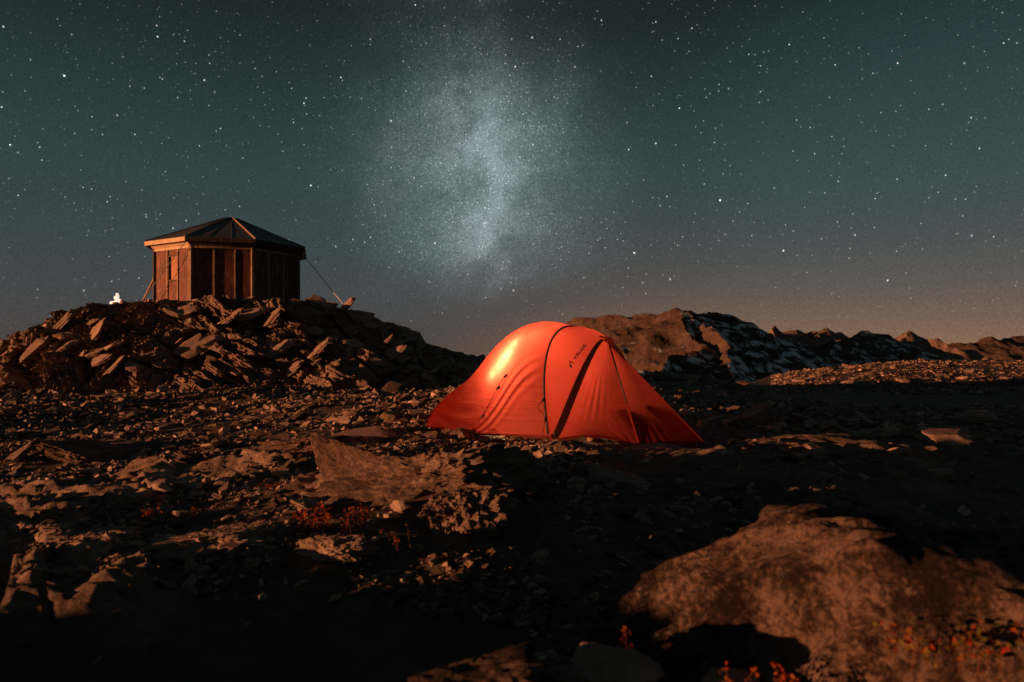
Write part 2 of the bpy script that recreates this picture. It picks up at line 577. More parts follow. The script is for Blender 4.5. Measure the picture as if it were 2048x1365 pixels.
# --- the knoll: stratified outcrop, beds dipping down to the right
def build_knoll():
    xs = np.linspace(-27, 2.4, 620)
    v = np.concatenate([np.linspace(15.0, 19.6, 210), np.linspace(19.7, 28, 60)])
    Y, X = np.meshgrid(v, xs, indexing='ij')
    Z = np.maximum(knoll_h(X, Y), -0.5)
    Xw = X + 0.5 * fbm(X * 0.5, Y * 0.5, octv=2, seed=41)
    bed = Z + 0.42 * Xw * sst(-11, -8, X) - 0.30 * Xw * sst(-9.5, -12.5, X) + 0.25 * fbm(X * 0.6, Z * 0.6, octv=2, seed=43)
    k = bed / 0.30
    saw = (k - np.floor(k))
    lay = _h(np.floor(k).astype(np.int64), np.zeros(k.shape, np.int64), np.zeros(k.shape, np.int64), 5)
    k2 = bed / 0.085
    saw2 = k2 - np.floor(k2)
    f1, edge, val = cells(X * 0.9 + 0.3 * Z, Z * 1.5 + X * 0.3, seed=51)
    f1b, edgeb, valb = cells(X * 2.6 + 0.4 * Z, Z * 4.1 + X * 0.8, seed=57)
    face = sst(15.3, 16.4, Y) * sst(20.2, 18.8, Y)
    out = face * (0.26 * (lay - 0.4) + 0.20 * saw + 0.06 * saw2 + 0.42 * (val - 0.5) + 0.20 * (valb - 0.5) - 0.16 * sst(0.10, 0.0, edge)
                  + 0.10 * ridged(X * 1.3, Z * 1.9, octv=3, seed=61))
    Y2 = Y - out
    rough = 0.06 * fbm(X * 2.3, Y * 2.3, octv=4, seed=71) + 0.07 * (cells(X * 1.7, Y * 1.7, seed=73)[2] - 0.5)
    Z2 = Z + (0.25 * out + rough * 1.2) * sst(15.0, 15.8, Y)
    hut = np.exp(-(((X + 9.0) / 3.2) ** 4 + ((Y - 21.8) / 3.0) ** 4))
    Z2 = Z2 * (1 - hut) + np.minimum(Z2, 2.22) * hut
    me = np_mesh('rocky_knoll', np.stack([X, Y2, Z2], -1), quads=grid_quads(len(v), len(xs)), smooth=False)
    tag(link('rocky_hill', me, M_KNOLL), kind='structure')


build_knoll()


# ------------------------------------------------------------------ mountains beyond the valley
def mat_mountain(name, base, snow, amount):
    m, g = new_mat(name)
    tc = g.n('ShaderNodeTexCoord').outputs['Object']
    geo = g.n('ShaderNodeNewGeometry')
    n1 = g.n('ShaderNodeTexNoise', ins={'Vector': tc, 'Scale': 0.02, 'Detail': 9.0, 'Roughness': 0.65}).outputs[0]
    mp = g.n('ShaderNodeMapping', ins={'Vector': tc, 'Rotation': (0.0, 0.6, 0.0), 'Scale': (0.035, 0.06, 0.11)})
    n2 = g.n('ShaderNodeTexNoise', ins={'Vector': mp.outputs[0], 'Scale': 1.0, 'Detail': 5.0, 'Roughness': 0.6}).outputs[0]
    col = g.ramp(n1, [(0.3, tuple(c * 0.6 for c in base)), (0.55, base), (0.75, tuple(c * 1.4 for c in base))])
    sn = g.n('ShaderNodeSeparateXYZ', ins={0: geo.outputs['True Normal']})
    shady = g.smooth(sn.outputs[0], -0.15, 0.3)          # snow lasts on the slopes that face away from the west
    f = g.m('MULTIPLY', g.smooth(n2, 0.62 - amount, 0.70 - amount), g.m('ADD', 0.03, shady), clamp=True)
    col = g.mix(f, col, snow)
    bp = g.n('ShaderNodeBump', ins={'Height': n1, 'Strength': 0.8, 'Distance': 8.0})
    b = g.n('ShaderNodeBsdfPrincipled', ins={'Base Color': col, 'Roughness': 0.9, 'Normal': bp.outputs[0]})
    b.inputs['Specular IOR Level'].default_value = 0.1
    g.n('ShaderNodeOutputMaterial', ins={'Surface': b.outputs[0]})
    return m


def far_pt(px, py, d):
    return ((px - 1024) / F * d, d, EYE + (HOR - py) / F * d)


def mountain(name, ridges, x0, x1, y0, y1, step, slope, mat, rough, seed, floor=-175):
    xs = np.arange(x0, x1 + step, step)
    ys = np.arange(y0, y1 + step, step)
    Y, X = np.meshgrid(ys, xs, indexing='ij')
    sc = 1.0 / (rough * 9.0)
    wx = X + rough * 2.2 * fbm(X * sc, Y * sc, octv=4, seed=seed)
    wy = Y + rough * 2.2 * fbm(X * sc + 50, Y * sc, octv=4, seed=seed + 9)
    Z = np.full(X.shape, float(floor))
    for pts in ridges:
        for a, b in zip(pts[:-1], pts[1:]):
            d, t = seg_dist(wx, wy, a[:2], b[:2])
            sl = slope * (1 + 0.25 * fbm(X * sc * 0.7, Y * sc * 0.7, octv=2, seed=seed + 4))
            Z = np.maximum(Z, a[2] + (b[2] - a[2]) * t - sl * d)
    Z = Z + rough * 0.30 * (ridged(X * sc * 1.7, Y * sc * 1.7, octv=5, seed=seed + 2) - 0.6) + rough * 0.10 * fbm(X * sc * 9, Y * sc * 9, octv=3, seed=seed + 5)
    me = np_mesh(name, np.stack([X, Y, Z], -1), quads=grid_quads(len(ys), len(xs)), smooth=False)
    return tag(link(name, me, mat), kind='structure')


M_MTN = mat_mountain('mountain_rock', (0.088, 0.062, 0.049), (0.72, 0.77, 0.82), 0.13)
M_FAR = mat_mountain('far_rock', (0.085, 0.064, 0.055), (0.4, 0.42, 0.45), 0.0)
M_PEAK = mat_mountain('peak_rock', (0.20, 0.15, 0.12), (0.55, 0.56, 0.58), 0.02)
P = lambda px, py, d: far_pt(px, py, d)
mountain('mountain', [
    [P(1040, 676, 1190), P(1060, 668, 1170), P(1135, 644, 1100), P(1190, 633, 1030), P(1250, 626, 960), P(1330, 620, 880), P(1400, 628, 910), P(1450, 641, 950), P(1490, 653, 1000), P(1530, 670, 1050), P(1560, 690, 1100)],
    [P(1330, 620, 880), P(1372, 688, 780), P(1330, 718, 690), P(1255, 752, 600)],
    [P(1372, 634, 890), P(1425, 676, 800), P(1470, 712, 720), P(1512, 757, 640)],
], -340, 470, 520, 1300, 2.6, 0.62, M_MTN, 11.0, 101)
mountain('mountain', [
    [P(1480, 668, 1080), P(1530, 676, 1070), P(1580, 690, 1060), P(1650, 691, 1060), P(1690, 672, 1060), P(1722, 661, 1060), P(1762, 668, 1060), P(1800, 686, 1060), P(1850, 708, 1060), P(1930, 722, 1060)],
    [P(1722, 661, 1060), P(1640, 735, 900), P(1600, 775, 760)],
    [P(1580, 690, 1060), P(1500, 760, 800)],
], 280, 820, 700, 1300, 3.0, 0.5, M_MTN, 11.0, 131)
mountain('distant_peak', [
    [P(1490, 705, 2900), P(1525, 690, 2800), P(1548, 660, 2800), P(1567, 648, 2800), P(1590, 663, 2800), P(1625, 662, 2850), P(1655, 656, 2900), P(1680, 668, 2950), P(1720, 700, 3000)],
    [P(1567, 648, 2800), P(1540, 715, 2500)], [P(1655, 656, 2900), P(1630, 715, 2600)],
], 900, 1650, 2300, 3300, 6.0, 1.0, M_PEAK, 26.0, 151)
mountain('distant_peak', [
    [P(1740, 705, 4300), P(1785, 684, 4200), P(1805, 672, 4200), P(1832, 662, 4200), P(1858, 674, 4200), P(1895, 692, 4200), P(1930, 700, 4200)],
    [P(1832, 662, 4200), P(1800, 720, 3700)],
], 2050, 2950, 3500, 4700, 11.0, 0.8, M_PEAK, 34.0, 171)
mountain('distant_range', [
    [P(1850, 702, 7000), P(1900, 692, 7000), P(1948, 682, 7000), P(1962, 684, 7000), P(1978, 673, 7200), P(1996, 680, 7200), P(2030, 672, 7200), P(2075, 666, 7200), P(2160, 676, 7300), P(2300, 660, 7300)],
], 4100, 7200, 6200, 8000, 26.0, 0.5, M_FAR, 60.0, 191)
mountain('distant_range', [
    [P(-900, 700, 8000), P(-600, 706, 8000), P(-300, 690, 8200), P(0, 705, 8000), P(300, 712, 8000), P(700, 716, 8000), P(900, 718, 8000), P(1000, 716, 8000), P(1130, 712, 8000)],
], -11500, 900, 7200, 8600, 40.0, 0.5, M_FAR, 60.0, 211)

# ------------------------------------------------------------------ rocks
def sphere_base(sub):
    bm = bmesh.new()
    bmesh.ops.create_icosphere(bm, subdivisions=sub, radius=1.0)
    co = np.array([v.co[:] for v in bm.verts])
    bm.verts.ensure_lookup_table()
    tr = np.array([[v.index for v in f.verts] for f in bm.faces])
    bm.free()
    return co, tr


BASES = {k: sphere_base(k) for k in (2, 3, 4, 5, 6)}


def rock_mesh(name, seed, sub=3, dims=(1, 1, 1), nplanes=14, rough=0.05, layers=0.0, freq=3.0, sharp=0.55, smooth=False, crag=0.0):
    """an angular stone: a star-shaped polyhedron cut by random planes, broken into beds and roughened"""
    rng = np.random.RandomState(seed)
    co, tr = BASES[sub]
    nrm = rng.normal(size=(nplanes, 3))
    nrm[: nplanes // 2, 2] *= 0.25
    nrm /= np.linalg.norm(nrm, axis=1)[:, None]
    nrm = np.vstack([nrm, [[0, 0, 1], [0, 0, -1]]])
    dist = rng.uniform(sharp, 0.95, len(nrm))
    dist[-2:] = 0.62
    dp = co @ nrm.T
    with np.errstate(divide='ignore'):
        r = np.where(dp > 1e-3, dist[None] / np.maximum(dp, 1e-3), 9.0).min(1)
    r = np.minimum(r, 1.25)
    p = co * r[:, None]
    o = seed * 3.71
    nz = fbm(p[:, 0] * freq + o, p[:, 1] * freq, p[:, 2] * freq, 4, seed % 97)
    p = p * (1 + rough * nz)[:, None]
    if crag:
        a = ridged(p[:, 0] * 3.1 + o, p[:, 1] * 3.1, p[:, 2] * 5.0, 4, seed % 89, 0.6) + 0.9 * fbm(p[:, 0] * 9 + o, p[:, 1] * 9, p[:, 2] * 9, 4, 5, 0.7)
        p = p * (1 + crag * 0.6 * a)[:, None]
    if layers:
        k = p[:, 2] * 4.5 + 0.8 * vnoise(p[:, 0] * 1.2 + o, p[:, 1] * 1.2, None, 3)
        p[:, :2] *= (1 + layers * (np.floor(k) % 2 - 0.5) * 0.5 + layers * 0.5 * (_h(np.floor(k).astype(np.int64), np.zeros(len(k), np.int64), np.zeros(len(k), np.int64), seed) - 0.5))[:, None]
    p = p * np.asarray(dims)[None]
    return np_mesh(name, p, tris=tr, smooth=smooth)


rnd = random.Random(7)
PROTO = [rock_mesh('rock', 100 + i, 3, (1.0, 0.75, 0.42), 13, 0.05, 0.06) for i in range(7)]
SLAB = [rock_mesh('slab', 200 + i, 4, (1.0, 0.52, 0.19), 11, 0.07, 0.14, sharp=0.45) for i in range(7)]
for me in PROTO + SLAB:
    me.materials.append(M_ROCK)


def put_rock(name, me, loc, size, rot, label, group=None, cat='rock', squash=(1, 1, 1)):
    o = bpy.data.objects.new(name, me)
    C.objects.link(o)
    o.location = loc
    o.rotation_euler = rot
    o.scale = (size * squash[0], size * squash[1], size * squash[2])
    return tag(o, label, cat, group)


def hero(name, label, loc, dims, rot, seed, mat, sub=5, cat='rock', **kw):
    me = rock_mesh(name, seed, sub, dims, **kw)
    o = link(name, me, mat)
    o.location = loc
    o.rotation_euler = rot
    return tag(o, label, cat)


R = math.radians

# slabs sticking out of the knoll
n = 0
tries = 0
while n < 120 and tries < 3000:
    tries += 1
    left = rnd.random() < 0.52
    x = rnd.uniform(-17.2, -9.5) if left else rnd.uniform(-9.5, -1.0)
    u = rnd.random() ** 0.7
    y = 16.2 + u * 2.9
    z = float(knoll_h(x, y))
    if z < 0.15 or (abs(x + 8.7) < 3.2 and u > 0.58) or (x < -9.6 and u > 0.82) or (-12.6 < x < -10.4 and u > 0.55):
        continue
    s = (0.13 + 0.32 * rnd.random() ** 1.7) * (1.15 if left else 1.1)
    if left:
        rot = (R(rnd.uniform(10, 55)), R(rnd.uniform(-48, -5)), R(rnd.uniform(-50, 40)))
        lab, grp = 'tilted slate slab jutting from the left flank of the hut knoll', 'slabs on the left flank of the knoll'
    else:
        rot = (R(rnd.uniform(15, 55)), R(rnd.uniform(-36, -8) if rnd.random() < 0.6 else rnd.uniform(8, 30)), R(rnd.uniform(-30, 30)))
        lab, grp = 'slate slab bedded in the right flank of the hut knoll', 'slabs on the right flank of the knoll'
    put_rock('slab', rnd.choice(SLAB), (x, y - 0.30, z + 0.08 + 0.15 * s), s, rot, lab, grp, 'slab', (1, 1, rnd.uniform(0.8, 1.6)))
    n += 1
# stones packed along the foot of the hut's front walls
for i in range(26):
    x = rnd.uniform(-11.3, -6.4)
    y = 19.25 + rnd.uniform(-0.25, 0.15) + max(0, (abs(x + 8.9) - 1.2)) * 0.55
    put_rock('rock', rnd.choice(PROTO), (x, y, float(knoll_h(x, y)) + 0.02), rnd.uniform(0.09, 0.24), (rnd.uniform(-.4, .4), rnd.uniform(-.4, .4), rnd.uniform(0, 6)),
             'brown stone packed along the foot of the hut walls', 'stones at the foot of the hut')
# blocks lying along the foot of the knoll
for i in range(40):
    x = rnd.uniform(-15, 0.2)
    y = rnd.uniform(13.2, 16.2)
    put_rock('rock', rnd.choice(PROTO), (x, y, float(surf_h(x, y)) + 0.03), rnd.uniform(0.07, 0.24), (rnd.uniform(-.5, .5), rnd.uniform(-.5, .5), rnd.uniform(0, 6)),
             'fallen block lying below the knoll on the gravel', 'fallen blocks below the knoll')
# stones strewn over the lit gravel on the left
for i in range(60):
    t = math.exp(rnd.uniform(math.log(3.6), math.log(12)))
    x = rnd.uniform(-0.74, -0.02) * t
    if x > -1.4 and 6.0 < t < 9.6:
        continue
    put_rock('rock', rnd.choice(PROTO + SLAB), (x, t, float(surf_h(x, t)) + 0.01), rnd.uniform(0.05, 0.14), (rnd.uniform(-.5, .5), rnd.uniform(-.5, .5), rnd.uniform(0, 6)),
             'small stone on the lit gravel left of the tent', 'stones on the lit gravel')
# stones in the dark field to the right
for i in range(44):
    t = math.exp(rnd.uniform(math.log(5.5), math.log(22)))
    x = rnd.uniform(0.34, 0.74) * t
    put_rock('rock', rnd.choice(PROTO + SLAB), (x, t, float(surf_h(x, t)) + 0.01), rnd.uniform(0.07, 0.22), (rnd.uniform(-.5, .5), rnd.uniform(-.5, .5), rnd.uniform(0, 6)),
             'shadowed stone in the dark field right of the tent', 'stones in the dark field')
# blocks on the rise at the far right and along the rim behind the tent
for i in range(30):
    a = rnd.uniform(0.40, 0.76)
    t = (36 + 13 * float(sst(0.36, 0.76, a)) + rnd.uniform(0, 15)) / math.hypot(1, a)
    x = a * t
    put_rock('rock', rnd.choice(PROTO), (x, t, float(surf_h(x, t)) + 0.05), rnd.uniform(0.14, 0.5), (rnd.uniform(-.3, .3), rnd.uniform(-.3, .3), rnd.uniform(0, 6)),
             'lit block on the far stony rise at the right', 'blocks on the far rise', squash=(1, 1, 0.8))
for i in range(12):
    x = rnd.uniform(4.6, 8.2)
    t = rnd.uniform(25.5, 28.5)
    put_rock('rock', rnd.choice(PROTO), (x, t, float(surf_h(x, t)) + 0.1), rnd.uniform(0.25, 0.5), (rnd.uniform(-.3, .3), rnd.uniform(-.3, .3), rnd.uniform(0, 6)),
             'lit block on the rim behind the tent below the mountain', 'blocks on the rim')


# hand-placed rocks -------------------------------------------------
def H(px, py):
    return hit(px, py)


# triangular slab, left of centre
p = H(640, 1000)
hero('triangular_slab', 'brown triangular slab leaning with a lit left edge left of centre', p + Vector((0.16, 0.35, 0.08)), (0.44, 0.40, 0.24), (R(-8), R(20), R(10)), 311, M_BROWN,
     sub=6, nplanes=9, rough=0.05, layers=0.03, crag=0.025, sharp=0.42)
p = H(430, 945)
hero('flat_slab', 'long flat brown slab left of the triangular slab', p + Vector((0.05, 0.28, -0.02)), (0.62, 0.50, 0.17), (R(-7), R(7), R(24)), 322, M_BROWN, sub=6, nplanes=12, rough=0.12, layers=0.12, crag=0.08, sharp=0.45)
p = H(600, 905)
hero('flat_slab', 'dark flat slab behind the triangular slab towards the tent', p + Vector((0.0, 0.2, 0.02)), (0.6, 0.42, 0.13), (R(-5), R(-6), R(-10)), 327, M_BROWN, sub=6, nplanes=12, rough=0.12, layers=0.12, crag=0.08)
p = H(150, 915)
hero('flat_slab', 'flat slab at the left edge of the photo with a pale lit rim', p + Vector((0, 0.15, 0.02)), (0.66, 0.40, 0.13), (R(-4), R(8), R(-14)), 333, M_BROWN, sub=6, nplanes=12, rough=0.10, layers=0.12, crag=0.08)
p = H(25, 925)
hero('pointed_slab', 'narrow pointed slab standing at the far left of the gravel', p + Vector((0, 0.05, 0.05)), (0.22, 0.10, 0.06), (R(20), R(-40), R(10)), 337, M_BROWN, nplanes=9, sub=4)
# knobbly outcrop in the middle foreground
p = H(860, 1010)
hero('knobbly_outcrop', 'knobbly lit outcrop running up towards the tent in the middle foreground', p + Vector((-0.02, 0.30, 0.05)), (0.74, 0.42, 0.25), (R(-14), R(-9), R(-12)), 341, M_OUTCROP, sub=6,
     nplanes=14, rough=0.13, layers=0.06, freq=3.2, sharp=0.6, crag=0.08)
p = H(910, 1060)
hero('rough_rock', 'rough pale rock below the outcrop at the edge of the shadow', p + Vector((0, 0.12, 0.03)), (0.24, 0.20, 0.19), (R(-10), R(0), R(30)), 347, M_OUTCROP, sub=6, nplanes=12, rough=0.14, freq=4.0, crag=0.07)
p = H(720, 880)
hero('flat_slab', 'pinkish flat slab half buried in gravel just left of the tent', p + Vector((0, 0.1, 0)), (0.42, 0.30, 0.07), (R(5), R(-8), R(25)), 349, M_ROCK, sub=4, nplanes=9)
p = H(781, 848)
hero('cubic_rock', 'small reddish cubic block on the gravel left of the tent', p + Vector((0, 0.05, 0.06)), (0.115, 0.11, 0.11), (R(6), R(4), R(25)), 353, M_BROWN, sub=4, nplanes=6, rough=0.03, sharp=0.75)
p = H(917, 882)
hero('angular_rock', 'dark angular stone against the rear hem of the tent', p + Vector((0, 0.02, 0.05)), (0.12, 0.10, 0.10), (R(6), R(-10), R(15)), 357, M_BROWN, sub=4, nplanes=8, rough=0.03)
p = H(868, 880)
hero('angular_rock', 'small dark stone at the rear peg of the tent', p + Vector((0, 0.02, 0.03)), (0.09, 0.08, 0.07), (R(6), R(20), R(75)), 361, M_BROWN, sub=4, nplanes=8, rough=0.03)
p = H(938, 875)
hero('flat_slab', 'low dark slab touching the tent hem beside the angular stone', p + Vector((0, 0.05, 0.04)), (0.10, 0.08, 0.05), (R(6), R(10), R(15)), 363, M_BROWN, sub=4, nplanes=8, rough=0.03)
p = H(1190, 885)
hero('cubic_rock', 'grey stone showing in the gap under the vestibule hem', p + Vector((0, 0.10, 0.03)), (0.10, 0.09, 0.07), (R(6), R(10), R(40)), 365, M_ROCK, sub=4, nplanes=8)
p = H(1300, 903)
hero('flat_slab', 'low lit ledge of stone in front of the tent door corner', p + Vector((0, 0.06, 0.0)), (0.30, 0.16, 0.05), (R(3), R(-3), R(5)), 367, M_ROCK, sub=4, nplanes=9)
p = H(1230, 965)
hero('flat_slab', 'pale grey slab in the shadow in front of the tent', p + Vector((0, 0.05, 0.02)), (0.26, 0.15, 0.07), (R(6), R(14), R(-10)), 369, M_ROCK, sub=4, nplanes=9)
p = H(1500, 850)
hero('upright_rock', 'brick shaped stone catching the light right of the tent', p + Vector((0, 0.0, 0.10)), (0.26, 0.13, 0.12), (R(8), R(-26), R(15)), 371, M_ROCK, sub=4, nplanes=7, sharp=0.7)
p = H(1957, 848)
hero('arched_slab', 'arched slab catching light in the dark field at far right', p + Vector((0, 0, 0.18)), (0.42, 0.26, 0.14), (R(10), R(-4), R(0)), 373, M_ROCK, sub=4, nplanes=10, layers=0.08)
p = H(1893, 920)
hero('arched_slab', 'nearer arched slab catching light at the right below the other', p + Vector((0, 0, 0.20)), (0.22, 0.15, 0.09), (R(10), R(-3), R(6)), 377, M_ROCK, sub=4, nplanes=10, layers=0.08)
p = H(640, 1090)
# foreground ------------------------------------------------------
big = hero('big_boulder', 'big mottled lit boulder in the near right foreground, out of focus', (1.12, 1.92, -0.08), (1.06, 0.52, 0.66), (R(-6), R(-4), R(-10)), 389, M_BOULDER, sub=6,
           nplanes=16, rough=0.11, layers=0.0, freq=2.2, sharp=0.78, smooth=True, crag=0.08)
for v in big.data.vertices:
    q = v.co
    up = max(0.0, min(1.0, q.z / 0.3))
    q.z += up * (0.075 * math.exp(-((q.x + 0.16) / 0.20) ** 2) - 0.13 * float(sst(-0.30, -1.0, q.x)))
big.data.update()
p = H(1255, 1335)
hero('layered_slab', 'small layered slab in front of the big boulder', Vector((0.27, 1.62, 0.15)), (0.10, 0.07, 0.045), (R(10), R(8), R(-8)), 391, M_ROCK, sub=5, nplanes=8, layers=0.12)
hero('low_rock', 'low rough rock cut by the lower photo edge near centre', Vector((-0.08, 1.44, 0.15)), (0.20, 0.12, 0.14), (R(0), R(-4), R(10)), 393, M_BOULDER, sub=5, nplanes=12, rough=0.12, freq=4)
hero('small_slab', 'small slab at the lower edge right of the layered slab', Vector((0.50, 1.55, 0.14)), (0.085, 0.06, 0.025), (R(0), R(4), R(5)), 397, M_ROCK, sub=4, nplanes=9)
hero('standing_stone', 'thin lit edge of a standing slab at the lower left corner', Vector((-1.66, 2.12, 0.10)), (0.08, 0.16, 0.22), (R(10), R(10), R(20)), 399, M_BROWN, sub=5, nplanes=8)
for (px, py, s, d, lab) in ((215, 1255, 0.060, 2.3, 'leaf shaped stone tip in the dark lower left'), (290, 1300, 0.050, 2.1, 'slanting stone tip in the dark lower left, right of the leaf shaped one'),
                            (120, 1262, 0.034, 2.3, 'small stone tip near the lower left corner'), (490, 1262, 0.034, 2.3, 'lone curved stone tip in the dark lower foreground'),
                            (190, 1335, 0.045, 2.0, 'stone tip on the bottom edge at the lower left'), (45, 1300, 0.04, 2.1, 'narrow stone tip beside the standing slab'),
                            ):
    p = H(px, py)
    put_rock('slab', rnd.choice(SLAB), (p.x, p.y, p.z + 0.25 * s), 0.8 * s, (R(25), R(-38), R(rnd.uniform(-35, 5))), lab, None, 'rock', (1, 1, 1.4))
for (px, py, sx, lab) in ((200, 1105, 0.20, 'long low slab on the shadow edge at the left'), (420, 1105, 0.24, 'long low slab on the shadow edge below the gravel'), (60, 1095, 0.2, 'weathered block on the left frame edge above the shadow'),
                          (640, 1120, 0.16, 'weathered slab on the shadow edge beside the red plant')):
    p = H(px, py)
    hero('weathered_slab', lab, p + Vector((0, 0.06, 0.03)), (sx, sx * 0.45, 0.07), (R(4), R(-6), R(rnd.uniform(-8, 16))), int(400 + px), M_ROCK, sub=5, nplanes=11, rough=0.16, layers=0.05, crag=0.12)


# loose chips: far too many to count
def build_scree():
    rg = np.random.RandomState(11)

    def area(nc, a0, a1, r0, r1, s0, s1, power=0.5):
        t = np.exp(rg.uniform(math.log(r0), math.log(r1), nc)) if power == 0 else (r0 ** (1 / power) + rg.rand(nc) * (r1 ** (1 / power) - r0 ** (1 / power))) ** power
        a = rg.uniform(a0, a1, nc)
        return np.stack([a * t, t, np.exp(rg.uniform(math.log(s0), math.log(s1), nc))], 1)

    parts = [area(18500, -0.90, 0.05, 2.7, 5.0, 0.004, 0.026, 0), area(24000, -0.92, 0.12, 4.2, 10.0, 0.008, 0.038, 0), area(26500, -0.95, 0.14, 8.5, 17.5, 0.015, 0.07, 0),
             area(6000, 0.02, 0.80, 2.4, 9.5, 0.005, 0.035, 0), area(7000, 0.1, 0.80, 8.0, 25.0, 0.02, 0.09, 0), area(9000, 0.38, 0.80, 31.0, 50.0, 0.02, 0.11, 0.5),
             area(900, 0.14, 0.36, 23.0, 29.0, 0.05, 0.25, 0.5)]
    kn = np.stack([rg.uniform(-18, 0.5, 8000), rg.uniform(15.4, 20.4, 8000), np.exp(rg.uniform(math.log(0.02), math.log(0.13), 8000))], 1)
    kn = kn[~((np.abs(kn[:, 0] + 9.0) < 2.5) & (kn[:, 1] > 19.2))]
    bh = np.stack([rg.uniform(-9, -0.5, 2500), rg.uniform(-7, 0.6, 2500), np.exp(rg.uniform(math.log(0.03), math.log(0.15), 2500))], 1)
    A = np.concatenate(parts + [kn, bh])
    # keep the tent's floor clear
    dx, dy = A[:, 0] - 0.87, A[:, 1] - 7.2
    uu, vv = dx * 0.763 - dy * 0.646, dx * 0.646 + dy * 0.763
    A = A[~((uu > -1.75) & (uu < 0.95) & (np.abs(vv) < 0.7))]
    # patches: bare soil between drifts of stones
    pn = fbm(A[:, 0] * 0.9, A[:, 1] * 0.55, octv=3, seed=17)
    bm_ = bedrock(A[:, 0], A[:, 1])[0]
    A = A[pn + rg.uniform(-0.5, 0.8, len(A)) - 0.75 * bm_ > -0.08]
    A[:, 2] *= np.minimum(np.exp(rg.normal(-0.3, 0.45, len(A))), 1.25)
    N = len(A)
    base = np.array([[-1, -1, -1], [1, -1, -1], [1, 1, -1], [-1, 1, -1], [-1, -1, 1], [1, -1, 1], [1, 1, 1], [-1, 1, 1]], float)
    V = np.repeat(base[None], N, 0)
    V = V + rg.uniform(-0.42, 0.42, V.shape)
    V[:, 4:, :2] *= rg.uniform(0.45, 0.95, (N, 1, 1))
    el = rg.uniform(0.9, 1.9, N)
    th = rg.uniform(0.22, 0.6, N)
    V = V * np.stack([A[:, 2] * el, A[:, 2] * 0.8, A[:, 2] * th], 1)[:, None, :]
    ax = rg.normal(0, 0.30, N)
    ay = rg.normal(-0.12, 0.34, N)
    az = rg.uniform(-1.1, 1.1, N) + (rg.rand(N) < 0.2) * 1.4

    def rot(V, i, j, a):
        c, s = np.cos(a)[:, None], np.sin(a)[:, None]
        p, q = V[:, :, i].copy(), V[:, :, j].copy()
        V[:, :, i] = c * p - s * q
        V[:, :, j] = s * p + c * q
    rot(V, 1, 2, ax)
    rot(V, 2, 0, ay)
    rot(V, 0, 1, az)
    V[:, :, 0] += A[:, 0, None]
    V[:, :, 1] += A[:, 1, None]
    V[:, :, 2] += (np.maximum(ground_h(A[:, 0], A[:, 1]), knoll_h(A[:, 0], A[:, 1])) + A[:, 2] * th * 0.35)[:, None]
    q = np.array([[0, 3, 2, 1], [4, 5, 6, 7], [0, 1, 5, 4], [1, 2, 6, 5], [2, 3, 7, 6], [3, 0, 4, 7]])
    Q = (np.arange(N) * 8)[:, None, None] + q[None]
    me = np_mesh('scree', V.reshape(-1, 3), quads=Q.reshape(-1, 4))
    at = me.attributes.new('tone', 'FLOAT', 'POINT')
    at.data.foreach_set('value', np.repeat(rg.rand(N) ** 2.0, 8).astype(np.float32))
    tag(link('scree', me, M_SCREE), kind='stuff')


build_scree()


# ------------------------------------------------------------------ plants
def mat_leaf(name, a, b):
    m, g = new_mat(name)
    at = g.n('ShaderNodeAttribute', attribute_name='tone').outputs['Fac']
    col = g.mix(at, a, b)
    d = g.n('ShaderNodeBsdfDiffuse', ins={'Color': col})
    t = g.n('ShaderNodeBsdfTranslucent', ins={'Color': col})
    mx = g.n('ShaderNodeMixShader', ins={0: 0.35, 1: d.outputs[0], 2: t.outputs[0]})
    g.n('ShaderNodeOutputMaterial', ins={'Surface': mx.outputs[0]})
    return m


M_RED = mat_leaf('red_leaves', (0.26, 0.030, 0.018), (0.34, 0.13, 0.03))
M_MIX = mat_leaf('red_green_leaves', (0.28, 0.035, 0.02), (0.13, 0.15, 0.03))
M_STEM, _g = new_mat('plant_stem')
_g.n('ShaderNodeOutputMaterial', ins={'Surface': _g.n('ShaderNodeBsdfDiffuse', ins={'Color': (0.12, 0.05, 0.03, 1)}).outputs[0]})


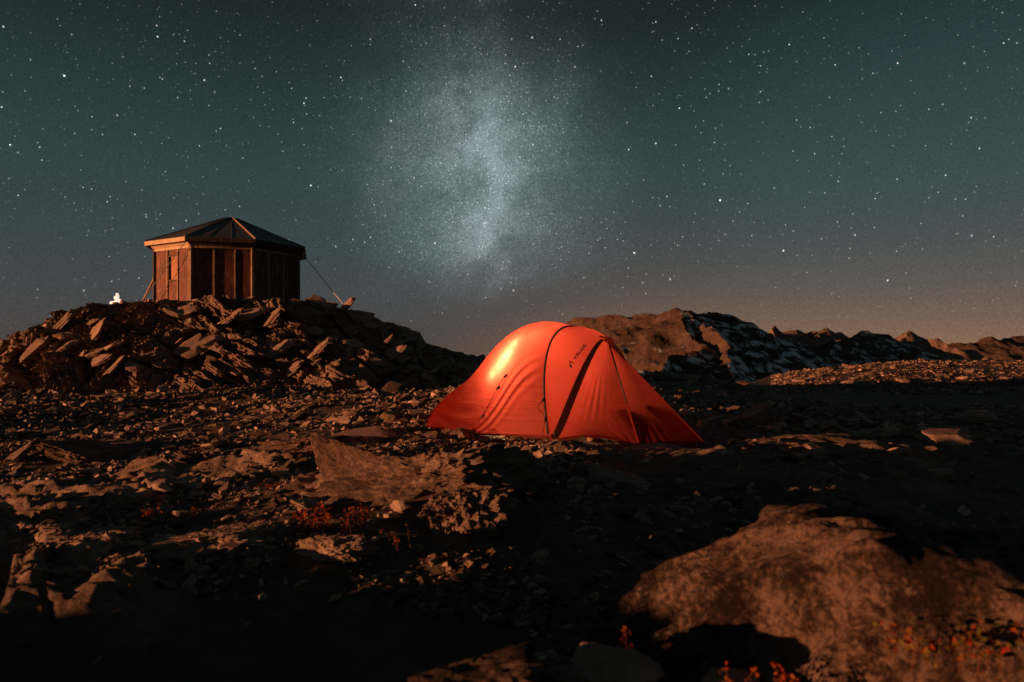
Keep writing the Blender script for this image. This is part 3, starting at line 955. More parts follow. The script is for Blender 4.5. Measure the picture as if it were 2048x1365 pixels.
def plant(label, c, rad, height, nl, leaf, mat, seed, hang=0.0):
    rg = np.random.RandomState(seed)
    root = empty('alpine_plant', c)
    tag(root, label, 'plant')
    st = MB()
    co, fc, tn = [], [], []
    ns = max(5, nl // 14)
    tips = []
    for i in range(ns):
        a, r = rg.uniform(0, 2 * math.pi), math.sqrt(rg.rand())
        b = Vector((math.cos(a) * rad[0] * r, math.sin(a) * rad[1] * r, 0))
        t = b + Vector((rg.normal() * 0.015, rg.normal() * 0.015, height * rg.uniform(0.4, 1.0) - hang * rg.rand()))
        st.tube([b - Vector((0, 0, 0.02)), (b + t) / 2 + Vector((rg.normal() * 0.006, rg.normal() * 0.006, 0)), t], [0.0016, 0.0012, 0.0008], 4)
        tips.append((b, t))
    for i in range(nl):
        b, t = tips[rg.randint(ns)]
        k = rg.uniform(0.25, 1.05)
        o = b + (t - b) * k + Vector((rg.normal(), rg.normal(), rg.normal())) * leaf * 0.6
        d = Vector((rg.normal(), rg.normal(), rg.normal() * 0.6 + 0.5)).normalized()
        s = d.orthogonal().normalized()
        s.rotate(Matrix.Rotation(rg.uniform(0, 6.28), 3, d))
        nn = d.cross(s)
        L, W = leaf * rg.uniform(0.7, 1.4), leaf * rg.uniform(0.3, 0.5)
        k0 = len(co)
        co += [o, o + d * L * .45 + s * W + nn * W * .35, o + d * L, o + d * L * .45 - s * W + nn * W * .35]
        fc += [(k0, k0 + 1, k0 + 2), (k0, k0 + 2, k0 + 3)]
        tn += [rg.rand()] * 4
    st.build('stem', M_STEM, root)['kind'] = 'stuff'
    me = np_mesh('foliage', np.array([v[:] for v in co]), tris=np.array(fc))
    at = me.attributes.new('tone', 'FLOAT', 'POINT')
    at.data.foreach_set('value', np.array(tn, np.float32))
    link('foliage', me, mat, root)['kind'] = 'stuff'


p = H(655, 1070)
plant('red leaved alpine plant at the shadow edge below the triangular slab', p + Vector((0, 0.05, 0.03)), (0.17, 0.10), 0.10, 260, 0.018, M_RED, 1)
p = H(545, 985)
plant('low red plant between the flat slab and the triangular slab', p + Vector((0, 0, 0.01)), (0.16, 0.10), 0.06, 120, 0.013, M_RED, 2)
p = H(350, 1040)
plant('yellowish low plant on the lit gravel at the left', p + Vector((0, 0, 0.01)), (0.16, 0.10), 0.06, 110, 0.013, M_RED, 3)
p = H(790, 1110)
plant('few red leaves showing above the shadow in the middle foreground', p + Vector((0, 0, 0.05)), (0.10, 0.06), 0.07, 26, 0.012, M_RED, 4)
plant('red plant by the left tip of the big boulder', (0.245, 1.72, 0.11), (0.085, 0.05), 0.085, 60, 0.012, M_RED, 5)
plant('red plant in the hollow under the big boulder', (0.56, 1.50, 0.13), (0.07, 0.05), 0.08, 90, 0.012, M_RED, 6)
plant('red and green plant along the lower right side of the big boulder', (1.05, 1.42, 0.27), (0.30, 0.07), 0.065, 330, 0.014, M_MIX, 7)

# ------------------------------------------------------------------ hut
def mat_wood(name, dark, mid, light, peel=None, gloss=0.75):
    m, g = new_mat(name)
    tc = g.n('ShaderNodeTexCoord').outputs['Object']
    mp = g.n('ShaderNodeMapping', ins={'Vector': tc, 'Scale': (9.0, 9.0, 1.1)})
    n1 = g.n('ShaderNodeTexNoise', ins={'Vector': mp.outputs[0], 'Scale': 1.6, 'Detail': 7.0, 'Roughness': 0.65}).outputs[0]
    n2 = g.n('ShaderNodeTexNoise', ins={'Vector': tc, 'Scale': 3.0, 'Detail': 5.0, 'Roughness': 0.6}).outputs[0]
    col = g.ramp(g.m('ADD', g.m('MULTIPLY', n1, 0.6), g.m('MULTIPLY', n2, 0.4)), [(0.34, dark), (0.5, mid), (0.66, light)])
    if peel is not None:
        mp2 = g.n('ShaderNodeMapping', ins={'Vector': tc, 'Scale': (14.0, 14.0, 3.5)})
        n3 = g.n('ShaderNodeTexNoise', ins={'Vector': mp2.outputs[0], 'Scale': 1.0, 'Detail': 5.0, 'Roughness': 0.7}).outputs[0]
        col = g.mix(g.m('MULTIPLY', g.smooth(n3, 0.55, 0.64), 0.45), col, peel)
    bp = g.n('ShaderNodeBump', ins={'Height': n1, 'Strength': 0.5, 'Distance': 0.02})
    b = g.n('ShaderNodeBsdfPrincipled', ins={'Base Color': col, 'Roughness': gloss, 'Normal': bp.outputs[0]})
    g.n('ShaderNodeOutputMaterial', ins={'Surface': b.outputs[0]})
    return m


M_WALL = mat_wood('red_weathered_board', (0.018, 0.007, 0.006), (0.095, 0.025, 0.016), (0.20, 0.058, 0.034), (0.36, 0.25, 0.17))
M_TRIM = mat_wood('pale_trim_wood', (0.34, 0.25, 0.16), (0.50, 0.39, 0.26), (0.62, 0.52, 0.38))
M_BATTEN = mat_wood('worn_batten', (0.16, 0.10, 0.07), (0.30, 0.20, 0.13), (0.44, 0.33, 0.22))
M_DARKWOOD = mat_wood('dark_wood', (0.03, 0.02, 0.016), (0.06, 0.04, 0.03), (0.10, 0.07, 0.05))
M_SHADE_WOOD = mat_wood('shaded_wood', (0.012, 0.008, 0.007), (0.028, 0.018, 0.014), (0.05, 0.032, 0.025))  # darker copy of the dark wood, fascia shade put into its colour
M_SHUTTER = mat_wood('orange_shutter', (0.26, 0.10, 0.05), (0.34, 0.15, 0.075), (0.42, 0.20, 0.10))


def mat_metal(name, col, rough, metallic=1.0):
    m, g = new_mat(name)
    tc = g.n('ShaderNodeTexCoord').outputs['Object']
    n1 = g.n('ShaderNodeTexNoise', ins={'Vector': tc, 'Scale': 6.0, 'Detail': 5.0}).outputs[0]
    c = g.ramp(n1, [(0.3, tuple(k * 0.7 for k in col)), (0.7, col)])
    r = g.m('ADD', rough - 0.08, g.m('MULTIPLY', n1, 0.16))
    b = g.n('ShaderNodeBsdfPrincipled', ins={'Base Color': c, 'Roughness': r, 'Metallic': metallic})
    g.n('ShaderNodeOutputMaterial', ins={'Surface': b.outputs[0]})
    return m


M_ROOF = mat_metal('grey_roof_sheet', (0.10, 0.105, 0.11), 0.5, 0.4)
M_CABLE = mat_metal('steel_cable', (0.30, 0.28, 0.27), 0.5, 0.6)
M_STONE_PALE = mat_rock('pale_footing', (0.20, 0.16, 0.13), (0.32, 0.26, 0.21), (0.42, 0.35, 0.29), 3.0, 0.5)


def build_hut():
    base = Vector((-8.95, 21.75, 2.27))
    side = 1.67
    ap = side / 2 / math.tan(math.pi / 8)
    rc = side / 2 / math.sin(math.pi / 8)
    # heading of the front face relative to straight towards the camera (the camera sees it from the right)
    to_cam = math.atan2(-base.y, -base.x)
    a0 = to_cam - R(7)
    root = empty('wooden_hut', base)
    tag(root, 'octagonal weathered red wooden hut with a low pyramid roof on the rocky knoll', 'hut')
    wall_h = 1.68

    def corner(k, r):
        a = a0 + (k - 0.5) * math.pi / 4
        return Vector((math.cos(a) * r, math.sin(a) * r, 0))

    # angle grows counter-clockwise: k = 0 is the front face, k = -1 the left one as seen from the camera ... found by the sign below
    def face(k):
        c0, c1 = corner(k, rc), corner(k + 1, rc)
        return c0, c1, (c1 - c0).normalized(), Vector((math.cos(a0 + k * math.pi / 4), math.sin(a0 + k * math.pi / 4), 0))

    def board(name, mat, k, s0, s1, z0, z1, depth, out, lab=None):
        """a board on face k from s0 to s1 (0..1 along it), z0..z1, standing out of the wall plane"""
        c0, c1, u, nrm = face(k)
        a, b = c0 + u * side * s0, c0 + u * side * s1
        lo, hi = nrm * out, nrm * (out + depth)
        m = MB().hexa([a + lo + Vector((0, 0, z0)), b + lo + Vector((0, 0, z0)), b + hi + Vector((0, 0, z0)), a + hi + Vector((0, 0, z0)),
                       a + lo + Vector((0, 0, z1)), b + lo + Vector((0, 0, z1)), b + hi + Vector((0, 0, z1)), a + hi + Vector((0, 0, z1))])
        o = m.build(name, mat, root, bevel=0.004)
        if lab:
            o['label'] = lab
        return o

    LEFT = -1 if math.sin(math.pi / 4) * 1 else 1
    # which neighbour is on the camera's left
    if face(1)[3].x < face(-1)[3].x:
        LEFT, RIGHT = 1, -1
    else:
        LEFT, RIGHT = -1, 1
    rr = random.Random(3)
    for k in range(-3, 5):
        # solid core behind the boards
        board('wall_core', M_DARKWOOD, k, 0.0, 1.0, 0.0, wall_h, 0.05, -0.075)
        if k == 0:
            cuts = [0.0, 0.375, 0.715, 1.0]
        elif k == LEFT:
            cuts = [0.0, 0.33, 0.62, 1.0] if face(LEFT)[0].x > face(LEFT)[1].x else [0.0, 0.38, 0.67, 1.0]
        else:
            cuts = [0.0, 0.34, 0.68, 1.0]
        for a, b in zip(cuts[:-1], cuts[1:]):
            win = k == LEFT and b - a < 0.30
            if win:
                board('wall_panel', M_WALL, k, a + 0.008, b - 0.008, 0.06, 0.70, 0.03, -0.022)
                board('wall_panel', M_WALL, k, a + 0.008, b - 0.008, 1.47, wall_h, 0.03, -0.022)
            else:
                board('wall_panel', M_WALL, k, a + 0.008, b - 0.008, 0.06, wall_h, 0.03, -0.022 + rr.uniform(-.004, .004))
        for b in cuts[1:-1]:
            if k == LEFT:
                board('batten', M_BATTEN, k, b - 0.012, b + 0.012, 0.05, wall_h, 0.03, 0.010)
            else:
                board('batten', M_BATTEN, k, b - 0.014, b + 0.014, 0.05, wall_h - 0.03, 0.022, 0.010)
        # sill and wall-head trim
        board('sill_beam', M_DARKWOOD, k, 0.0, 1.0, -0.12, 0.058, 0.09, -0.06)
        board('head_trim', M_TRIM if k == LEFT else M_BATTEN, k, 0.02, 0.98, wall_h - 0.055, wall_h + 0.01, 0.035, 0.018)  # lighter wood on the lit left face, shade of the rest in colour
        # footing stones under the sill
        board('footing', M_STONE_PALE, k, 0.02, 0.98, -0.5, -0.122, 0.12, -0.10)
    # corner posts
    for k in range(8):
        c = corner(k, rc + 0.012)
        M = Matrix.Translation(c) @ Matrix.Rotation(a0 + (k - 0.5) * math.pi / 4, 4, 'Z')
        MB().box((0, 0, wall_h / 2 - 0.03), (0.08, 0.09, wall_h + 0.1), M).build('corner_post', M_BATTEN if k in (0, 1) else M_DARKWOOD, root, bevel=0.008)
    # window with a half-closed orange shutter on the left face
    c0, c1, u, nrm = face(LEFT)
    flip = c0.x > c1.x            # c0 is then the right end seen from the camera
    lo, hi = (0.33, 0.62) if flip else (0.38, 0.67)
    w = MB()
    fr = None
    def wpt(s, z, d):
        return c0 + u * side * s + nrm * d + Vector((0, 0, z))
    for (s0, s1, z0, z1) in ((lo + .01, lo + .03, .72, 1.46), (hi - .03, hi - .01, .72, 1.46), (lo + .03, hi - .03, .72, .75), (lo + .03, hi - .03, 1.43, 1.46)):
        w.hexa([wpt(s0, z0, -.02), wpt(s1, z0, -.02), wpt(s1, z0, .022), wpt(s0, z0, .022), wpt(s0, z1, -.02), wpt(s1, z1, -.02), wpt(s1, z1, .022), wpt(s0, z1, .022)])
    fr = w.build('window', M_DARKWOOD, root)
    pane = MB()
    pane.hexa([wpt(lo + .03, .75, -.03), wpt(hi - .03, .75, -.03), wpt(hi - .03, .75, -.018), wpt(lo + .03, .75, -.018), wpt(lo + .03, 1.43, -.03), wpt(hi - .03, 1.43, -.03), wpt(hi - .03, 1.43, -.018), wpt(lo + .03, 1.43, -.018)])
    mg, g = new_mat('dark_window_glass')
    b = g.n('ShaderNodeBsdfPrincipled', ins={'Base Color': (0.015, 0.018, 0.02, 1), 'Roughness': 0.08})
    g.n('ShaderNodeOutputMaterial', ins={'Surface': b.outputs[0]})
    pane.build('pane', mg, fr)
    s0, s1 = (lo + .03, lo + .03 + 0.16) if flip else (hi - .03 - 0.16, hi - .03)
    sh = MB()
    sh.hexa([wpt(s0, .75, -.012), wpt(s1, .75, -.012), wpt(s1, .75, .012), wpt(s0, .75, .012), wpt(s0, 1.43, -.012), wpt(s1, 1.43, -.012), wpt(s1, 1.43, .012), wpt(s0, 1.43, .012)])
    sh.build('shutter', M_SHUTTER, fr)
    # roof: eight sheets meeting at a flat cap, ridge strips, fascia, sloping soffit boards
    oh = 0.26
    re = rc + oh / math.cos(math.pi / 8)
    ze, zt = wall_h + 0.18, 2.82
    tip = Vector((0, 0, zt))
    rcap = 0.20
    for k in range(-3, 5):
        e0, e1 = corner(k, re), corner(k + 1, re)
        t0, t1 = corner(k, rcap) + tip, corner(k + 1, rcap) + tip
        E0, E1 = e0 + Vector((0, 0, ze)), e1 + Vector((0, 0, ze))
        dz = Vector((0, 0, 0.05))
        MB().hexa([E0, E1, t1, t0, E0 + dz, E1 + dz, t1 + dz, t0 + dz]).build('roof_sheet', M_ROOF, root)
        # standing seams of the sheet
        for f in (0.33, 0.66):
            MB().tube([E0.lerp(E1, f) + dz, t0.lerp(t1, f) + dz], 0.012, 5).build('roof_seam', M_ROOF, root)
        # ridge strip
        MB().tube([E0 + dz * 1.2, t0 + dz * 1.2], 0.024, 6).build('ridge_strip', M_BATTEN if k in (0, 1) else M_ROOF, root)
        # fascia board
        n = face(k)[3]
        f0, f1 = corner(k, re - 0.004), corner(k + 1, re - 0.004)
        up, dn = Vector((0, 0, ze + 0.045)), Vector((0, 0, ze - 0.075))
        MB().hexa([f0 + dn, f1 + dn, f1 + dn - n * 0.025, f0 + dn - n * 0.025, f0 + up + n * .01, f1 + up + n * .01, f1 + up - n * 0.015, f0 + up - n * 0.015]).build('fascia', M_TRIM if k == LEFT else M_SHADE_WOOD, root, bevel=0.004)  # left fascia coloured as lit, the others as shaded
        # sloping frieze between the wall head and the eave
        g0, g1 = corner(k, rc + 0.04), corner(k + 1, rc + 0.04)
        h0, h1 = corner(k, re - 0.10), corner(k + 1, re - 0.10)
        zl, zh = Vector((0, 0, wall_h + 0.012)), Vector((0, 0, ze - 0.02))
        MB().hexa([g0 + zl, g1 + zl, g1 + zl - n * .03, g0 + zl - n * .03, h0 + zh, h1 + zh, h1 + zh - n * .03, h0 + zh - n * .03]).build('soffit', M_TRIM if k == LEFT else M_DARKWOOD, root)  # light and shade in the colour again: pale left, dark elsewhere
    cap = MB()
    ring = [corner(k, rcap + 0.05) + tip + Vector((0, 0, 0.052)) for k in range(8)]
    vb = [cap.bm.verts.new(p) for p in ring]
    vt = cap.bm.verts.new(tip + Vector((0, 0, 0.12)))
    for i in range(8):
        cap.bm.faces.new((vb[i], vb[(i + 1) % 8], vt))
    cap.bm.faces.new(list(reversed(vb)))
    cap.build('roof_cap', M_ROOF, root)
    # gutter end at the right eave corner
    kr = RIGHT + 1 if RIGHT == 1 else RIGHT
    cr = corner(kr, re - 0.03)
    MB().box(cr + Vector((0, 0, ze - 0.17)), (0.10, 0.10, 0.20)).build('eave_bracket', M_BATTEN, root, bevel=0.01)
    # steel stays from the eaves to the rock
    kl = LEFT + 1 if LEFT == 1 else LEFT
    front_left = corner(1 if LEFT == 1 else 0, re - 0.05) + Vector((0, 0, ze - 0.08))
    def stay(a, px, py, dep, r):
        w = ray(px, py) * dep
        q = Vector((w.x, w.y, EYE + w.z)) - base
        MB().tube([a, q], r, 6).build('stay_cable', M_CABLE, root)
    stay(cr + Vector((0, 0, ze - 0.2)), 697, 622, 20.5, 0.011)
    stay(front_left, 278, 612, 20.2, 0.011)
    # timber prop on the far left side
    a = corner(kl, rc + 0.02) + Vector((0, 0, 0.85))
    w = ray(284, 607) * 20.9
    MB().tube([a, Vector((w.x, w.y, EYE + w.z)) - base], 0.033, 6).build('prop', M_BATTEN, root)


build_hut()

# small pale cairn beside the hut, strong light on it put in as emission
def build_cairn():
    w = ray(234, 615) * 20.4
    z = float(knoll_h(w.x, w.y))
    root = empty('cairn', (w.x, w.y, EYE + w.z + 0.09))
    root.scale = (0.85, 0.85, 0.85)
    tag(root, 'small white cairn of stacked stones with added glow on the skyline left of the hut', 'cairn')
    m, g = new_mat('white_stone_added_glow')
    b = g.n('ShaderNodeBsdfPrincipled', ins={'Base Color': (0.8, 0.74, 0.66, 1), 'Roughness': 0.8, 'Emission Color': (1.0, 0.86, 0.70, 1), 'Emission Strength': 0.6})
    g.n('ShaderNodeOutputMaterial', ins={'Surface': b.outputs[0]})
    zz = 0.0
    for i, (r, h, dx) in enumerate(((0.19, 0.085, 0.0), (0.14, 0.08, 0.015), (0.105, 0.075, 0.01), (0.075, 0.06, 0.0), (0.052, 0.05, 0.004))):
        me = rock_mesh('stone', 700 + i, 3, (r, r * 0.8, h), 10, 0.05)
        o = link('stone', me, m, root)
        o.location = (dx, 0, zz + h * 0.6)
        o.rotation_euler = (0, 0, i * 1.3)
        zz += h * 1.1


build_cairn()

# ------------------------------------------------------------------ tent
TM = Vector((0.87, 7.2, 0.0))
TU = Vector((0.763, -0.646, 0.0))
TV = Vector((0.646, 0.763, 0.0))


def mat_fabric(name, col, trans, rough=0.5, face=0.22):
    m, g = new_mat(name)
    tc = g.n('ShaderNodeTexCoord').outputs['Object']
    n1 = g.n('ShaderNodeTexNoise', ins={'Vector': tc, 'Scale': 3.0, 'Detail': 3.0}).outputs[0]
    c = g.ramp(n1, [(0.3, tuple(k * 0.9 for k in col)), (0.7, tuple(min(1, k * 1.08) for k in col))])
    n2 = g.n('ShaderNodeTexNoise', ins={'Vector': tc, 'Scale': 9.0, 'Detail': 4.0, 'Roughness': 0.5}).outputs[0]
    bp = g.n('ShaderNodeBump', ins={'Height': n2, 'Strength': 0.25, 'Distance': 0.01})
    mp = g.n('ShaderNodeMapping', ins={'Vector': tc, 'Rotation': (0.0, 0.75, 0.7), 'Scale': (3.0, 3.0, 26.0)})
    n3 = g.n('ShaderNodeTexNoise', ins={'Vector': mp.outputs[0], 'Scale': 1.0, 'Detail': 3.0, 'Roughness': 0.5}).outputs[0]
    bp = g.n('ShaderNodeBump', ins={'Height': n3, 'Strength': 0.35, 'Distance': 0.012, 'Normal': bp.outputs[0]})
    d = g.n('ShaderNodeBsdfDiffuse', ins={'Color': g.mix(1.0, c, (face, face, face), 'MULTIPLY'), 'Normal': bp.outputs[0]})
    t = g.n('ShaderNodeBsdfTranslucent', ins={'Color': c, 'Normal': bp.outputs[0]})
    mx = g.n('ShaderNodeMixShader', ins={0: trans, 1: d.outputs[0], 2: t.outputs[0]})
    gl = g.n('ShaderNodeBsdfGlossy', ins={'Color': (1, 1, 1, 1), 'Roughness': rough, 'Normal': bp.outputs[0]})
    m2 = g.n('ShaderNodeMixShader', ins={0: 0.004, 1: mx.outputs[0], 2: gl.outputs[0]})
    g.n('ShaderNodeOutputMaterial', ins={'Surface': m2.outputs[0]})
    return m


M_FLY = mat_fabric('red_flysheet', (0.76, 0.086, 0.060), 0.62)
M_HEM = mat_fabric('red_hem_tape', (0.72, 0.12, 0.07), 0.35)
M_SLEEVE = mat_fabric('black_pole_sleeve', (0.075, 0.018, 0.014), 0.35)
M_TUB = mat_fabric('brown_groundsheet', (0.22, 0.07, 0.045), 0.3)
M_BLACK, _g = new_mat('black_webbing')
_g.n('ShaderNodeOutputMaterial', ins={'Surface': _g.n('ShaderNodeBsdfPrincipled', ins={'Base Color': (0.014, 0.011, 0.011, 1), 'Roughness': 0.6}).outputs[0]})

SPU = np.array([-1.80, -1.70, -1.50, -1.25, -1.0, -0.82, -0.65, -0.48, -0.30])
SPZ = np.array([0.50, 0.57, 0.755, 1.01, 1.165, 1.222, 1.243, 1.228, 1.175])


def smooth_interp(x, xp, fp):
    """Catmull-Rom through the points"""
    x = np.asarray(x, float)
    m = np.gradient(fp, xp)
    i = np.clip(np.searchsorted(xp, x) - 1, 0, len(xp) - 2)
    h = xp[i + 1] - xp[i]
    t = (x - xp[i]) / h
    return (2 * t ** 3 - 3 * t ** 2 + 1) * fp[i] + (t ** 3 - 2 * t ** 2 + t) * h * m[i] + (-2 * t ** 3 + 3 * t ** 2) * fp[i + 1] + (t ** 3 - t ** 2) * h * m[i + 1]


def body_uvz(q, t):
    """rear body of the flysheet: q 0 (rear) .. 1 (pole seam), t 0 (near hem) .. 1 (far hem)"""
    q = np.asarray(q, float)
    t = np.asarray(t, float)
    fu = -1.81 + 1.81 * q
    au = -1.80 + 1.50 * q
    h = smooth_interp(au, SPU, SPZ)
    w = 0.74 + 0.06 * q + 0.12 * sst(0.5, 0.56, t) * q
    p = 1.45 + 0.65 * sst(0.0, 0.2, q) - 1.1 * sst(0.2, 0.85, q)
    hem = 0.012 + 0.07 * sst(0.2, 1.0, q)
    s = np.sin(np.pi * t)
    lift = np.power(np.maximum(s, 1e-6), p)
    u = fu + (au - fu) * np.power(np.maximum(s, 1e-6), 1.2)
    v = -w * np.cos(np.pi * t)
    # cloth sags between the rear and the pole
    sag = 0.05 * np.sin(np.pi * np.clip(q, 0, 1)) * np.exp(-((np.minimum(t, 1 - t) - 0.16) / 0.12) ** 2)
    v = v * (1 - sag)
    z = hem + (h - hem) * lift
    # tension folds running up from the rear hem to the pole
    b = t - 0.30 * q
    fold = np.sin(b * 150 + 2.0 * np.sin(q * 5)) * sst(0.35, 0.62, q) * sst(1.0, 0.86, q) * np.exp(-((b + 0.075) / 0.05) ** 2)
    fold2 = np.sin((t * 0.9 + 0.22 * q) * 95) * sst(0.02, 0.12, q) * sst(0.5, 0.3, q) * np.exp(-((t - 0.17) / 0.07) ** 2)
    amp = 0.0075 * fold + 0.004 * fold2
    return u, v - amp * 1.0, z + amp * 0.4


def band_uvz(q, t):
    """band between the pole seam (q 0) and the front arch (q 1)"""
    q = np.asarray(q, float)
    t = np.asarray(t, float)
    s = np.maximum(np.sin(np.pi * t), 1e-6)
    au = -0.30 + 0.40 * q
    fu = 0.03 * q
    h = 1.175 - 0.135 * q + 0.03 * np.sin(np.pi * q)
    u = fu + (au - fu) * s ** 1.2
    ca = np.abs(np.cos(np.pi * t))
    kk = 1.55 + 0.65 * sst(0.5, 0.56, t)
    v = -(0.80 + 0.12 * sst(0.5, 0.56, t)) * np.cos(np.pi * t)
    z = 0.083 + (h - 0.083) * ((1 - q) * s + q * (1 - ca ** kk))
    bulge = 0.035 * np.sin(np.pi * q) * np.sin(np.pi * np.clip(t, 0, 1)) * np.sign(t - 0.5)
    return u, v + bulge * np.abs(np.cos(np.pi * t)), z + 0.02 * np.sin(np.pi * q) * s


def to_w(u, v, z):
    return np.stack([TM.x + TU.x * u + TV.x * v, TM.y + TU.y * u + TV.y * v, z + 0 * u], -1)


def tpt(u, v, z):
    return TM + TU * u + TV * v + Vector((0, 0, z))


def build_tent():
    root = empty('tent', tuple(TM))
    tag(root, 'glowing orange red tunnel tent lit from inside on the stony plateau', 'tent')
    off = np.array(TM[:])

    def sheet(name, P, mat, smooth=True, lab=None):
        nr, nc = P.shape[:2]
        me = np_mesh(name, (P - off).reshape(-1, 3), quads=grid_quads(nr, nc), smooth=smooth)
        o = link(name, me, mat, root)
        if lab:
            o['label'] = lab
        return o

    def line(name, pts, r, mat, n=6, parent=root):
        return MB().tube([Vector(p) - TM for p in pts], r, n).build(name, mat, parent, smooth=True)

    tt = 0.5 - 0.5 * np.cos(np.pi * np.linspace(0, 1, 150)) * 1.0
    tt = 0.45 * tt + 0.55 * np.linspace(0, 1, 150)
    q, t = np.meshgrid(np.linspace(0, 1, 150), tt, indexing='ij')
    body = to_w(*body_uvz(q, t))
    sheet('fly_body', body, M_FLY)
    # rear end wall under the rear arch
    e = body[0]
    k = np.linspace(0, 1, 14)[:, None, None]
    foot = np.stack([e[:, 0], e[:, 1], np.full(len(e), 0.01)], -1)
    sheet('fly_rear', e[None] * (1 - k) + foot[None] * k + np.array([-TU.x, -TU.y, 0]) * 0.02 * np.sin(np.pi * k), M_FLY)
    q, t = np.meshgrid(np.linspace(0, 1, 40), tt, indexing='ij')
    band = to_w(*band_uvz(q, t))
    sheet('fly_band', band, M_FLY)
    arch = band[-1]
    arch_uvz = np.stack(band_uvz(np.ones(150), tt), -1)
    seam = body[-1]
    # black pole cord along the seam
    out = seam.copy()
    line('seam_cord', [p + np.array([0, 0, 0.006]) + np.array([-TV.x, -TV.y, 0]) * 0.008 * (1 if i < 75 else -1) for i, p in enumerate(out)][2:-2:3], 0.011, M_BLACK)
    # black sleeve along the front arch, a flat strip widest at mid height
    i0 = np.argmax(arch[:, 2])
    apex = Vector(arch[i0])
    D = tpt(0.674, -0.25, 0.0)
    Cc = tpt(1.10, 0.30, 0.0)
    A2 = apex + TU * 0.05 + Vector((0, 0, -0.015))
    for half in (0, 1):
        seg = arch[:i0 + 1][::-1] if half == 0 else arch[i0:]
        sgn = -1 if half == 0 else 1
        s = np.linspace(0, 1, len(seg))
        wd = (0.034 + 0.064 * np.sin(np.pi * np.clip(s * 0.95, 0, 1)) ** 0.8)[:, None] * (1.0 if half == 0 else 1.35)
        fw = np.array([TU.x, TU.y, 0])
        sd = np.array([TV.x, TV.y, 0]) * sgn
        inner = seg + fw * 0.004 + sd * 0.003
        outer = (seg + fw * wd * 0.85 + np.array([0, 0, -0.30]) * wd) if half == 0 else (seg + fw * 0.02 - sd * wd * 1.1 + np.array([0, 0, -0.5]) * wd)
        m = np.linspace(0, 1, 5)[:, None, None]
        P = inner[None] * (1 - m) + outer[None] * m + (fw * 0.3 + sd)[None, None] * 0.008 * np.sin(np.pi * m)
        sheet('pole_sleeve', P, M_SLEEVE)
        # vestibule side panel: ruled from the sleeve to the door seam / front edge
        tgt0, tgt1 = np.array((apex + TU * 0.06 + Vector((0, 0, -0.03)))[:]), np.array((D if half == 0 else Cc)[:])
        nn = 70
        sp = np.linspace(0, 1, nn)
        idx = np.clip(sp * (len(seg) - 1), 0, len(seg) - 1)
        lo = np.floor(idx).astype(int)
        hi = np.minimum(lo + 1, len(seg) - 1)
        ed = outer[lo] * (1 - (idx - lo))[:, None] + outer[hi] * (idx - lo)[:, None]
        tg = tgt0[None] * (1 - sp[:, None]) + tgt1[None] * sp[:, None]
        m = np.linspace(0, 1, 60)[:, None]
        P = ed[None] * (1 - m[..., None]) + tg[None] * m[..., None]
        MM, SS = np.meshgrid(np.linspace(0, 1, 60), sp, indexing='ij')
        nrm = np.array([-TV.x, -TV.y, 0]) * (1 if half == 0 else -1) * 0.8 + np.array([TU.x, TU.y, 0]) * 0.45 + np.array([0, 0, .3])
        sag = -0.045 * np.sin(np.pi * MM) * np.sin(np.pi * np.clip(SS, 0, 1)) ** 0.8
        fold = 0.006 * np.sin(MM * 46 + 3 * SS) * np.exp(-((MM - 0.42) / 0.2) ** 2) * np.exp(-((SS - 0.48) / 0.16) ** 2)
        fold += 0.010 * np.sin(MM * 60 - SS * 30) * sst(0.62, 0.95, SS) * np.exp(-((MM - 0.82) / 0.16) ** 2)
        P = P + nrm[None, None] * (sag + fold)[..., None]
        # hem lifts in an arc between the two pegs
        P[..., 2] += (0.05 * np.sin(np.pi * MM) - 0.0) * SS ** 8
        sheet('vestibule_side', P, M_FLY)
        hem = P[:, -1]
        line('hem_tape', [p for p in hem[::3]] + [hem[-1]], 0.008, M_HEM)
    # front panel between the door seam and the front edge
    sp = np.linspace(0, 1, 60)
    a = np.array((apex + TU * 0.06 + Vector((0, 0, -0.03)))[:])
    Ln = a[None] * (1 - sp[:, None]) + np.array(D[:])[None] * sp[:, None]
    Rn = a[None] * (1 - sp[:, None]) + np.array(Cc[:])[None] * sp[:, None]
    m = np.linspace(0, 1, 44)[:, None]
    P = Ln[None] * (1 - m[..., None]) + Rn[None] * m[..., None]
    MM, SS = np.meshgrid(np.linspace(0, 1, 44), sp, indexing='ij')
    nr = np.array([TU.x, TU.y, 0]) * 0.8 + np.array([-TV.x, -TV.y, 0]) * 0.45
    dsp = -0.03 * np.sin(np.pi * MM) * np.sin(np.pi * SS) + 0.007 * np.sin(MM * 50) * sst(0.75, 0.95, SS) * np.exp(-((MM - 0.25) / 0.2) ** 2)
    P = P + nr[None, None] * dsp[..., None]
    P[..., 2] += 0.03 * np.sin(np.pi * MM) * SS ** 8
    sheet('vestibule_front', P, M_FLY)
    line('hem_tape', [p for p in P[::3, -1]], 0.007, M_HEM)
    # door zip with its flap, hanging from the apex
    zp = [Ln[i] + nr * 0.012 for i in range(0, 60, 3)] + [Ln[-1] + nr * 0.012]
    half = [p for p in zp[:13]]
    line('zip', half, 0.008, M_BLACK)
    line('zip_flap', zp[12:], 0.010, M_HEM)
    line('edge_tape', [p for p in Rn[::4]] + [Rn[-1]], 0.006, M_HEM)
    # apex patch
    ap = MB()
    f = apex - TM
